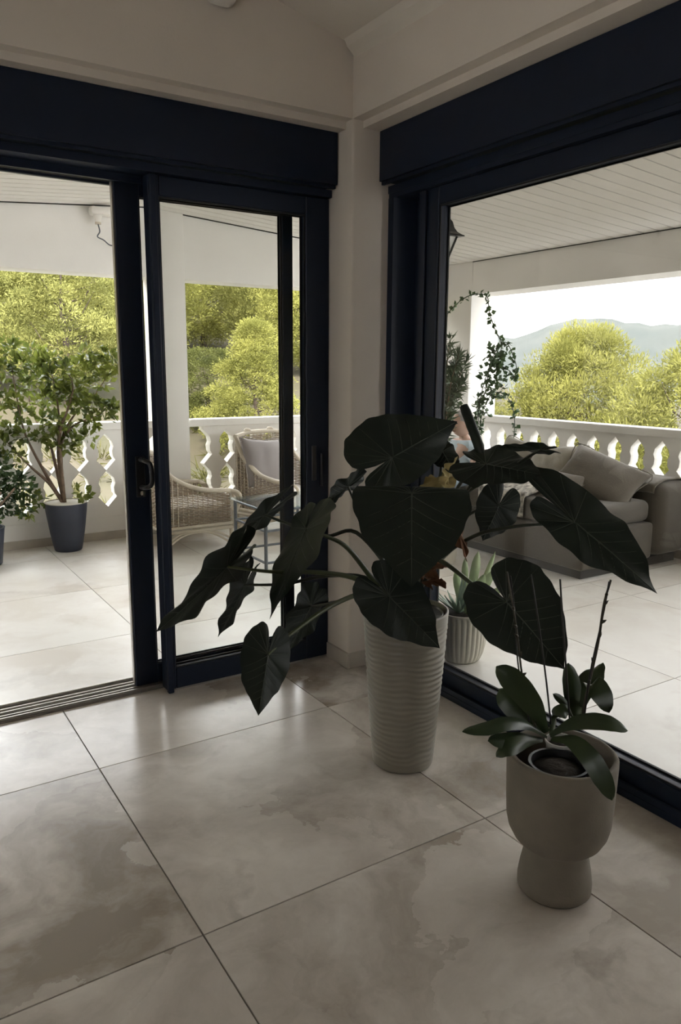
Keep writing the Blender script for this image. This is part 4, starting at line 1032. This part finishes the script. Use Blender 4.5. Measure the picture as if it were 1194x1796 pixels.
el, er = hip+V((-0.02, 0.22, 0.09)), hip+V((-0.06, -0.21, 0.09))
hl, hr = hip+V((-0.25, 0.10, 0.03)), hip+V((-0.27, -0.10, 0.035))
kl, kr = hip+V((-0.43, 0.12, -0.02)), hip+V((-0.43, -0.09, -0.02))
al, ar = V((kl.x+0.03, kl.y, 0.09)), V((kr.x+0.0, kr.y, 0.09))
body = [hip, hip+V((0.02, 0.015, 0.13)), hip+V((0.045, 0.04, 0.235)), nk, nk+V((-0.012, 0, 0.06)), sl_, el, hl, sr_, er, hr,
        hip+V((-0.02, 0.085, 0)), kl, al, hip+V((-0.02, -0.085, 0)), kr, ar, al+V((-0.14, 0, -0.05)), ar+V((-0.14, 0, -0.05))]
edges = [(0, 1), (1, 2), (2, 3), (3, 4), (2, 5), (5, 6), (6, 7), (2, 8), (8, 9), (9, 10), (0, 11), (11, 12), (12, 13), (13, 17), (0, 14), (14, 15), (15, 16), (16, 18)]
rad = [(0.12, 0.10), (0.115, 0.095), (0.12, 0.10), 0.05, 0.048, 0.052, 0.038, 0.026, 0.052, 0.038, 0.026, 0.075, 0.055, 0.038, 0.075, 0.055, 0.038, 0.03, 0.03]
bd = skin_mesh('body', body, edges, rad, M['skin'], pe)
def ellipsoid(b, c, rx_, ry_, rz_, fn=None, nu=24, nv=16):
    vs = []; fs = []
    for i in range(nv+1):
        th = PI*i/nv
        for j in range(nu):
            ph = 2*PI*j/nu
            v = V((math.sin(th)*math.cos(ph), math.sin(th)*math.sin(ph), math.cos(th)))
            k = fn(v) if fn else 1.0
            vs.append((c[0]+v.x*rx_*k, c[1]+v.y*ry_*k, c[2]+v.z*rz_*k))
    for i in range(nv):
        for j in range(nu): fs.append((i*nu+j, i*nu+(j+1) % nu, (i+1)*nu+(j+1) % nu, (i+1)*nu+j))
    return b.add(vs, fs)
# the head looks towards -x (into the house) and a little down
def headshape(v):
    k = 1.0
    if v.x < 0 and v.z < 0: k -= 0.10*abs(v.z)*(1-abs(v.y))
    if v.x > 0: k += 0.05*v.x
    return k
hb_ = MB(); ellipsoid(hb_, hd_c, 0.092, 0.074, 0.112, headshape)
hb_.tube([hd_c+V((-0.088, 0, 0.022)), hd_c+V((-0.108, 0, -0.018)), hd_c+V((-0.088, 0, -0.026))], [0.009, 0.014, 0.010], 8)
for s in (-1, 1): ellipsoid(hb_, hd_c+V((0.005, s*0.075, -0.005)), 0.018, 0.008, 0.03, None, 12, 8)
hdo = hb_.build('head', M['skin'], None, True); hdo.parent = pe
for s in (-1, 1):
    e = MB(); ellipsoid(e, hd_c+V((-0.080, s*0.03, 0.012)), 0.008, 0.012, 0.007, None, 12, 8); sub('eye', e, M['black'], hdo, True)
e = MB(); e.tube([hd_c+V((-0.080, -0.022, -0.055)), hd_c+V((-0.087, 0, -0.055)), hd_c+V((-0.080, 0.022, -0.055))], [0.003, 0.006, 0.003], 6); sub('mouth', e, M['dry'], hdo, True)
hr_ = MB(); ellipsoid(hr_, hd_c+V((0.012, 0, 0.018)), 0.098, 0.083, 0.108, lambda v: 1.0 if (v.z > 0.15-0.55*max(0, v.x) and v.x > -0.80) else 0.86)
o = hr_.build('hair', M['hair'], None, True); o.parent = pe
sh_v = [hip+V((0, 0, -0.01)), body[1], body[2], nk+V((0, 0, -0.015)), sl_, sl_.lerp(el, 0.75), sr_, sr_.lerp(er, 0.75)]
o = skin_mesh('shirt', sh_v, [(0, 1), (1, 2), (2, 3), (2, 4), (4, 5), (2, 6), (6, 7)], [(0.135, 0.115), (0.132, 0.11), (0.137, 0.113), 0.062, 0.066, 0.056, 0.066, 0.056], M['shirt'], pe)
je_v = [hip, body[11], kl, al+V((0, 0, 0.03)), body[14], kr, ar+V((0, 0, 0.03))]
o = skin_mesh('jeans', je_v, [(0, 1), (1, 2), (2, 3), (0, 4), (4, 5), (5, 6)], [(0.132, 0.112), 0.09, 0.068, 0.056, 0.09, 0.068, 0.056], M['jeans'], pe)
for a_ in (al, ar):
    b = MB(); b.rbox(a_.x-0.19, a_.x+0.06, a_.y-0.045, a_.y+0.045, 0.002, 0.085, 0.03, 3); o = b.build('shoe', M['shoe'], None, True); o.parent = pe
for h_, s in ((hl, 1), (hr, -1)):
    pv = [h_, h_+V((-0.05, -s*0.01, -0.012))]
    fe = [(0, 1)]; fr_ = [(0.026, 0.02), (0.036, 0.016)]
    for k in range(4):
        b0 = h_+V((-0.085, (k-1.5)*0.02-s*0.01, -0.018)); ln = (0.034, 0.042, 0.040, 0.030)[k]
        i0 = len(pv); pv += [b0, b0+V((-ln*0.8, 0, -0.012)), b0+V((-ln*1.1, 0, -0.035))]
        fe += [(1, i0), (i0, i0+1), (i0+1, i0+2)]; fr_ += [0.0095, 0.0088, 0.0075]
    i0 = len(pv); pv += [h_+V((-0.035, s*0.035*-1, 0.0)), h_+V((-0.075, s*-0.052, -0.01))]
    fe += [(0, i0), (i0, i0+1)]; fr_ += [0.011, 0.009]
    skin_mesh('hand', pv, fe, fr_, M['skin'], pe, 1)

# ================================================================ WALL LANTERN
ln_ = thing('wall_lantern', 'black metal wall lantern with frosted glass outside the right window', 'lantern', (2.40, 3.15, 2.0))
lx, ly = 2.585, 3.155
def frus(b, h0, z0, h1, z1):
    b.add([(lx-h0, ly-h0, z0), (lx+h0, ly-h0, z0), (lx+h0, ly+h0, z0), (lx-h0, ly+h0, z0), (lx-h1, ly-h1, z1), (lx+h1, ly-h1, z1), (lx+h1, ly+h1, z1), (lx-h1, ly+h1, z1)],
          [(0,3,2,1),(4,5,6,7),(0,1,5,4),(1,2,6,5),(2,3,7,6),(3,0,4,7)]); return b
b = MB(); frus(b, 0.100, 2.128, 0.098, 2.134); frus(b, 0.094, 2.134, 0.074, 2.150); frus(b, 0.074, 2.150, 0.062, 2.172); frus(b, 0.062, 2.172, 0.056, 2.20); frus(b, 0.056, 2.20, 0.042, 2.222); frus(b, 0.042, 2.222, 0.012, 2.238); frus(b, 0.014, 2.238, 0.008, 2.26)
b.build('roof', M['black'], ln_)
frus(MB(), 0.034, 2.006, 0.070, 2.127).build('pane', M['lampglass'], ln_)
for sx_ in (-1, 1):
    for sy_ in (-1, 1):
        MB().tube([(lx+sx_*0.036, ly+sy_*0.036, 2.0), (lx+sx_*0.073, ly+sy_*0.073, 2.13)], 0.0055, 6).build('frame_bar', M['black'], ln_)
b = MB(); frus(b, 0.040, 1.998, 0.040, 2.006); frus(b, 0.018, 1.984, 0.034, 1.998); frus(b, 0.006, 1.972, 0.012, 1.984); b.build('bottom_cap', M['black'], ln_)
b = MB(); b.tube(spline([(2.402, 3.165, 2.12), (2.45, 3.165, 2.20), (2.52, 3.165, 2.285), (2.59, 3.165, 2.285), (2.60, 3.165, 2.245)], 5), 0.009, 8); b.build('bracket', M['black'], ln_, True)
MB().rbox(2.4, 2.412, 3.115, 3.215, 2.04, 2.20, 0.004, 1).build('wall_plate', M['black'], ln_)

# ---------------------------------------------------------------- fixture on the left beam
fxo = thing('cable_fixture', 'small white junction fixture with a dangling cable under the left terrace ceiling', 'fixture', (1.80, 6.44, 2.7))
MB().rbox(1.735, 1.90, 6.36, 6.468, 2.655, 2.715, 0.012, 2).build('housing', M['spot'], fxo, True, 0.7)
MB().tube([(1.79, 6.40, 2.654), (1.79, 6.40, 2.60)], [0.035, 0.022], 14).build('socket', M['spot'], fxo, True, 0.7)
MB().tube([(1.79, 6.40, 2.60), (1.79, 6.40, 2.585)], 0.024, 14).build('collar', M['rattan'], fxo, True, 0.7)
MB().tube(spline([(1.79, 6.40, 2.585), (1.80, 6.40, 2.53), (1.78, 6.40, 2.49), (1.83, 6.41, 2.47), (1.88, 6.43, 2.44), (1.93, 6.46, 2.44)], 5), 0.005, 6).build('cable', M['greymetal'], fxo, True)

# ================================================================ CLIMBING IVY AND OLIVE
ix_, iy_ = 4.88, 5.42
iv = thing('potted_ivy', 'trailing ivy with arching stems before the broad terrace corner column', 'plant', (ix_, iy_, 0))
MB().lathe([(0, 0.001), (0.12, 0.001), (0.13, 0.01), (0.165, 0.42), (0.17, 0.44), (0.155, 0.44), (0.15, 0.40), (0, 0.395)], ix_, iy_, 40).build('pot', M['navypot'], iv, True, 0.9)
MB().lathe([(0.15, 0.402), (0, 0.41)], ix_, iy_, 20).build('soil', M['soil'], iv)
root = (ix_, iy_, 0.40)
IV = [
  ([root, (4.7610, 5.1627, 0.8993), (4.8167, 5.1955, 1.2045), (4.8911, 5.1993, 1.4336), (4.9453, 5.1781, 1.6013), (5.0124, 5.1239, 1.7123), (5.0421, 5.0483, 1.6212), (5.0620, 5.0018, 1.4707), (5.0284, 5.0053, 1.3902)], 5.2),
  ([root, (4.7787, 5.1638, 0.8468), (4.8175, 5.1665, 1.0775), (4.8936, 5.1316, 1.2464), (4.9526, 5.0483, 1.2584), (4.9898, 4.9803, 1.1690), (4.9879, 4.9273, 1.0348), (4.9666, 4.9016, 0.8595)], 5.2),
  ([root, (4.7935, 5.2377, 0.7877), (4.7342, 5.4278, 1.1974), (4.6546, 5.5832, 1.6639), (4.6390, 5.5729, 1.8430), (4.7003, 5.5085, 1.9996), (4.7815, 5.4195, 2.1033), (4.8809, 5.3641, 2.1395), (4.9426, 5.2945, 2.1128), (4.9468, 5.2612, 1.9761), (4.9611, 5.1936, 1.8233), (4.9961, 5.1419, 1.6923), (4.9651, 5.1300, 1.5506)], 4.2),
  ([root, (4.7942, 5.2182, 0.9719), (4.8776, 5.2041, 1.2546), (4.9110, 5.1923, 1.4591), (4.9626, 5.1467, 1.5102), (5.0223, 5.0754, 1.4702), (5.0685, 5.0324, 1.4100)], 5),
]
im = MB(); r2_ = random.Random(5)
for pts, dens in IV:
    p = spline(pts, 10)
    MB().tube(p, 0.004, 6).build('stem', M['pet'], iv, True)
    for a_, b_ in zip(p[8:], p[9:]):
        for _ in range(max(1, int((b_-a_).length*14*dens))):
            q = a_.lerp(b_, r2_.random())+rdir(r2_)*0.03*r2_.random()
            if pts is IV[2][0] and q.z < 1.78 and q.x < 4.6: continue
            leaf_quad(im, q, rdir(r2_, -0.5), rdir(r2_), r2_.uniform(0.035, 0.06), r2_.uniform(0.016, 0.026), 0.1)
for c_, n in [((4.9714, 5.1615, 1.6015), 60), ((4.9061, 5.1840, 1.4083), 40), ((4.9207, 5.1166, 1.2567), 40), ((4.8224, 5.1748, 1.1283), 40), ((4.9755, 5.0973, 1.4346), 24)]:
    cluster(im, c_, 0.11, n, 0.055, 0.022, r2_, -0.2, 0.1)
o = im.build('foliage', M['ivy'], iv); o['kind'] = 'stuff'
olx, oly = 3.72, 4.42
ol = thing('potted_olive', 'slender-leaved olive bush half hidden behind the right window frame', 'plant', (olx, oly, 0))
MB().lathe([(0, 0.001), (0.13, 0.001), (0.14, 0.01), (0.17, 0.36), (0.175, 0.38), (0.16, 0.38), (0.155, 0.34), (0, 0.335)], olx, oly, 40).build('pot', M['whitepot'], ol, True, 0.9)
om = MB()
for k in range(16):
    a = k*2.399; top = Vector((olx+0.20*math.cos(a)*(0.4+0.6*((k*0.37) % 1)), oly+0.20*math.sin(a)*(0.4+0.6*((k*0.53) % 1)), 1.30+0.42*((k*0.71) % 1)))
    p = spline([(olx, oly, 0.33), (olx+0.02*math.cos(a), oly+0.02*math.sin(a), 0.85), Vector((olx, oly, 1.1)).lerp(top, 0.5), top], 8)
    MB().tube(p, [0.012-0.0105*i/(len(p)-1) for i in range(len(p))], 6).build('branch', M['bark'], ol, True)
    for i in range(9, len(p)-1):
        for _ in range(9):
            q = p[i].lerp(p[i+1], r2_.random()); d = (p[i+1]-p[i]).normalized()
            leaf_quad(om, q, d*0.7+rdir(r2_), rdir(r2_), r2_.uniform(0.06, 0.10), 0.0075, 0.1)
o = om.build('foliage', M['olive'], ol); o['kind'] = 'stuff'

# ================================================================ LANDSCAPE
def smooth(a, b, x):
    t = max(0.0, min(1.0, (x-a)/(b-a))); return t*t*(3-2*t)
def hgt(x, y):
    """hillside rising behind the left terrace, falling away to the right"""
    r = math.hypot(x, y); th = math.degrees(math.atan2(x, y))
    s = smooth(30, 47, th)
    left = -1.9+max(0, r-9)*0.20
    if r > 60: left = -1.9+51*0.20+(r-60)*0.30
    right = -2.2-min(r-9, 40)*0.17
    n = 0.5*noise.noise(Vector((x*0.11, y*0.11, 0)))+0.18*noise.noise(Vector((x*0.5, y*0.5, 3)))
    return left*(1-s)+right*s+n
gm = MB(); vs = []; fs = []
RR = [7.5+0.55*i for i in range(40)]; q = RR[-1]
while q < 260: q *= 1.05; RR.append(q)
TH = [-95+2.0*i for i in range(108)]
for r in RR:
    for a in TH:
        x, y = r*math.sin(math.radians(a)), r*math.cos(math.radians(a))
        vs.append((x, y, hgt(x, y)))
nt_ = len(TH)
for i in range(len(RR)-1):
    for j in range(nt_-1): fs.append((i*nt_+j, i*nt_+j+1, (i+1)*nt_+j+1, (i+1)*nt_+j))
gm.add(vs, fs)
go = struct(gm.build('ground', M['ground'], None, True), 'dry grassy hillside beyond the terrace')

def make_tree(kind, m, seed, H=6.0, R=2.2, z0=0.25, puffs=260, tufts=190, tl=0.115, tw=0.021, flat=0.7):
    r = random.Random(seed)
    t = thing('pine_tree', 'x', 'tree', local=True)
    b = MB()
    zc = H*(0.5+z0/2); hz = H*(1-z0)/2
    tips = []
    for k in range(puffs):
        u = r.uniform(-0.95, 0.98)
        ring = math.sqrt(max(0, 1-u*u)) if kind == 'round' else min(1.0, (1-u)*0.62+0.10)
        a = r.uniform(0, 2*PI); q = ring*R*math.sqrt(r.uniform(0.18, 1.0))
        c = Vector((q*math.cos(a), q*math.sin(a), zc+u*hz))
        tips.append(c)
        pr = r.uniform(0.36, 0.62)*R/2.2
        for _ in range(tufts):
            d = rdir(r, 0.25)
            p = c+Vector((d.x*pr, d.y*pr, d.z*pr*flat))*r.uniform(0.45, 1.0)
            ax_ = (d+rdir(r)*0.6+Vector((0, 0, 0.25))).normalized()
            s = ax_.cross(rdir(r))
            if s.length < 0.05: continue
            s.normalize(); l_ = tl*r.uniform(0.6, 1.25)
            b.add([p-s*tw, p+s*tw, p+ax_*l_], [(0, 1, 2)])
    me = bpy.data.meshes.new('foliage'); me.from_pydata(b.v, [], b.f); me.materials.append(m)
    o = bpy.data.objects.new('crown', me); C.objects.link(o); o.parent = t; o['kind'] = 'stuff'
    MB().tube(spline([(0, 0, -0.6), (0.06, 0.03, H*0.25), (-0.08, 0.05, H*0.45), (0.03, -0.02, H*0.68)], 5), [0.15*R/2.2*(1-0.85*i/15) for i in range(16)], 8).build('trunk', M['pbark'], t, True)
    lb = MB()
    for c in tips[::9]:
        z = max(H*0.15, c.z-0.45*R*r.uniform(0.6, 1.1))
        lb.tube([(0, 0, z), (c.x*0.5, c.y*0.5, z+(c.z-z)*0.35), tuple(c*0.8+Vector((0, 0, c.z*0.2)))], [0.035, 0.02, 0.005], 5)
    lb.build('limbs', M['pbark'], t, True)
    return t
protos = [make_tree('round', M['pineA'], 1, R=2.5, z0=0.06), make_tree('round', M['pineB'], 2, H=6.4, R=2.4, z0=0.10), make_tree('cone', M['pineA'], 3, H=6.6, R=2.4, z0=0.03), make_tree('round', M['pineD'], 4, H=5.6, R=2.5, z0=0.05), make_tree('round', M['pineA'], 5, H=6.0, R=2.4, z0=0.02, puffs=480, tufts=220, tl=0.11, tw=0.018)]
used = [False]*len(protos)
def put(k, th, r, s, label, group, top=None, sz=None, rot=None):
    x, y = r*math.sin(math.radians(th)), r*math.cos(math.radians(th))
    if used[k]: o = copy_tree(protos[k])
    else: o = protos[k]; used[k] = True
    g = hgt(x, y)
    Hn = (6.0, 6.4, 6.6, 5.6, 6.0)[k]
    zs = sz if sz else s
    if top is not None: zs = (top-g)/Hn
    o.location = (x, y, g); o.scale = (s, s, zs); o.rotation_euler = (0, 0, rot if rot is not None else (th*1.7+r) % 6.28)
    tag(o, label, 'tree', group)
    return o
# singled-out trees
put(4, 50.1, 21.0, 0.80, 'broad bright yellow-green pine in the middle of the view beyond the right balustrade', None, top=2.35)
put(0, 57.6, 17.5, 0.74, 'bright rounded pine at the right edge beyond the balustrade', None, top=1.75)
put(2, 26.2, 17.0, 0.52, 'small bright cone-shaped pine behind the wicker chairs', None, top=2.45)
put(3, 22.8, 19.0, 0.42, 'dark green pine just left of the small cone-shaped pine', None, top=1.9)
put(1, 42.2, 34.0, 0.8, 'distant low pine behind the trailing ivy', None, top=0.6)
put(2, 54.6, 27.0, 0.7, 'pine between the two bright trees beyond the right balustrade', None, top=0.9)
r3 = random.Random(21)
GL, GG = 'yellow-green pine in the wooded hillside behind the left balustrade', 'pines on the left hillside'
for (th, r, s, k) in [(7, 23, 0.85, 0), (13, 21, 0.75, 1), (18.5, 25, 0.85, 0), (10, 30, 1.0, 2), (16, 32, 1.0, 1), (22.5, 30, 0.95, 0), (27.5, 27, 0.8, 1), (30.5, 24, 0.7, 0), (4, 31, 1.0, 1), (13, 38, 1.1, 0), (19.5, 40, 1.1, 2), (25.5, 38, 1.0, 1), (30, 35, 0.9, 0), (33, 31, 0.75, 1), (7, 42, 1.2, 0),
                      (16, 50, 1.3, 1), (22, 52, 1.3, 0), (28, 48, 1.2, 2), (10, 54, 1.3, 1), (33, 44, 1.0, 0), (4, 52, 1.3, 2), (0, 24, 0.85, 1), (-6, 28, 1.0, 0), (-12, 23, 0.85, 2), (-19, 27, 1.0, 1), (-27, 24, 0.9, 0), (-35, 28, 1.0, 1), (-44, 25, 1.0, 0), (-54, 27, 1.0, 2), (-64, 25, 1.0, 1), (-3, 40, 1.2, 1), (-15, 40, 1.2, 0), (-28, 40, 1.2, 1), (-45, 42, 1.2, 0), (24, 62, 1.4, 0), (14, 66, 1.5, 1), (31, 60, 1.3, 0), (19, 70, 1.5, 2), (27, 74, 1.5, 1), (8, 70, 1.5, 0)]:
    put(k, th, r, s*r3.uniform(0.92, 1.08), GL, GG, sz=s*r3.uniform(0.9, 1.15))
GR = 'low pine on the falling slope beyond the right balustrade'
for (th, r, s, k) in [(47, 26, 0.6, 1), (62, 24, 0.8, 0), (66, 19, 0.8, 2), (45.2, 42, 0.8, 0), (48.5, 48, 0.9, 1), (52, 40, 0.8, 0), (57, 36, 0.9, 1), (61, 45, 0.9, 0), (71, 26, 0.9, 1), (40, 46, 0.8, 0), (38, 36, 0.7, 1), (36, 29, 0.6, 0), (78, 24, 0.9, 0)]:
    put(k, th, r, s, GR, 'pines on the right slope', sz=s*0.8)
# low dry scrub, as far as the balustrade holes show it
sb_ = MB(); r4 = random.Random(9)
for _ in range(520):
    th = r4.uniform(-20, 66); r = r4.uniform(8.6, 20)
    x, y = r*math.sin(math.radians(th)), r*math.cos(math.radians(th))
    if x < 6.1 and y < 7.1: continue
    c = Vector((x, y, hgt(x, y))); rr = r4.uniform(0.15, 0.42)
    for _ in range(34):
        d = rdir(r4, 0.7); d.z = abs(d.z)
        p = c+d*rr*r4.uniform(0.1, 0.8); s = rdir(r4)*0.018
        sb_.add([p-s, p+s, p+(d+rdir(r4)*0.5)*rr*0.5], [(0, 1, 2)])
me = bpy.data.meshes.new('scrub'); me.from_pydata(sb_.v, [], sb_.f); me.materials.append(M['scrub'])
o = bpy.data.objects.new('scrub', me); C.objects.link(o); tag(o, 'dry tufts of scrub on the slope below the terrace', 'scrub', kind='stuff')

# far hills: ridge profile by bearing, in metres above eye level at their distance
def ridge(name, label, dist, prof, seed, depth=500):
    b = MB(); vs = []; fs = []
    n = 90; K = 14
    a0, a1 = prof[0][0], prof[-1][0]
    for i in range(n+1):
        a = a0+(a1-a0)*i/n
        hh = interp(prof, a)
        for k in range(K+1):
            t = k/K
            d = dist-depth*(1-t)*0.9
            z = -60+(hh+60)*(t**1.1) + 9*noise.noise(Vector((a*0.9+seed, t*5, 0)))*(0.3+t) + 4*noise.noise(Vector((a*2.8+seed, t*9, 2)))
            vs.append((d*math.sin(math.radians(a)), d*math.cos(math.radians(a)), z))
        vs.append((((dist+depth)*math.sin(math.radians(a))), ((dist+depth)*math.cos(math.radians(a))), -80))
    m_ = K+2
    for i in range(n):
        for k in range(K+1): fs.append((i*m_+k, i*m_+k+1, (i+1)*m_+k+1, (i+1)*m_+k))
    b.add(vs, fs)
    return struct(b.build(name, M['mount'], None, True), label)
D_ = 1500
def el(px_up): return D_*px_up/1334.0
ridge('hill_far', 'hazy blue-grey hills across the valley', D_, [(20, el(30)), (34, el(60)), (40, el(76)), (42.6, el(70)), (44.6, el(50)), (46.2, el(62)), (48.5, el(80)), (51, el(84)), (53.5, el(74)), (55.0, el(68)), (56.6, el(78)), (58.5, el(82)), (61, el(60)), (66, el(70)), (72, el(50)), (80, el(60)), (95, el(40))], 3)
# thin haze filling the valley between the slope and the hills
hm = bpy.data.materials.new('valley_haze'); hm.use_nodes = True
nt = hm.node_tree; nt.nodes.clear()
out = nt.nodes.new('ShaderNodeOutputMaterial'); vs_ = nt.nodes.new('ShaderNodeVolumeScatter')
vs_.inputs['Color'].default_value = (0.90, 0.95, 1.0, 1); vs_.inputs['Density'].default_value = 0.000015; vs_.inputs['Anisotropy'].default_value = 0.2
nt.links.new(vs_.outputs[0], out.inputs['Volume'])
hz = MB()
pr_ = [(200*math.sin(math.radians(a)), 200*math.cos(math.radians(a))) for a in range(18, 96, 6)]
po_ = [(2400*math.sin(math.radians(a)), 2400*math.cos(math.radians(a))) for a in range(90, 12, -6)]
hz.prism(pr_+po_, -90, 190, lambda a, b, d: (a, b, d))
o = hz.build('haze', hm); tag(o, 'pale blue haze lying over the far valley', 'haze', kind='stuff')
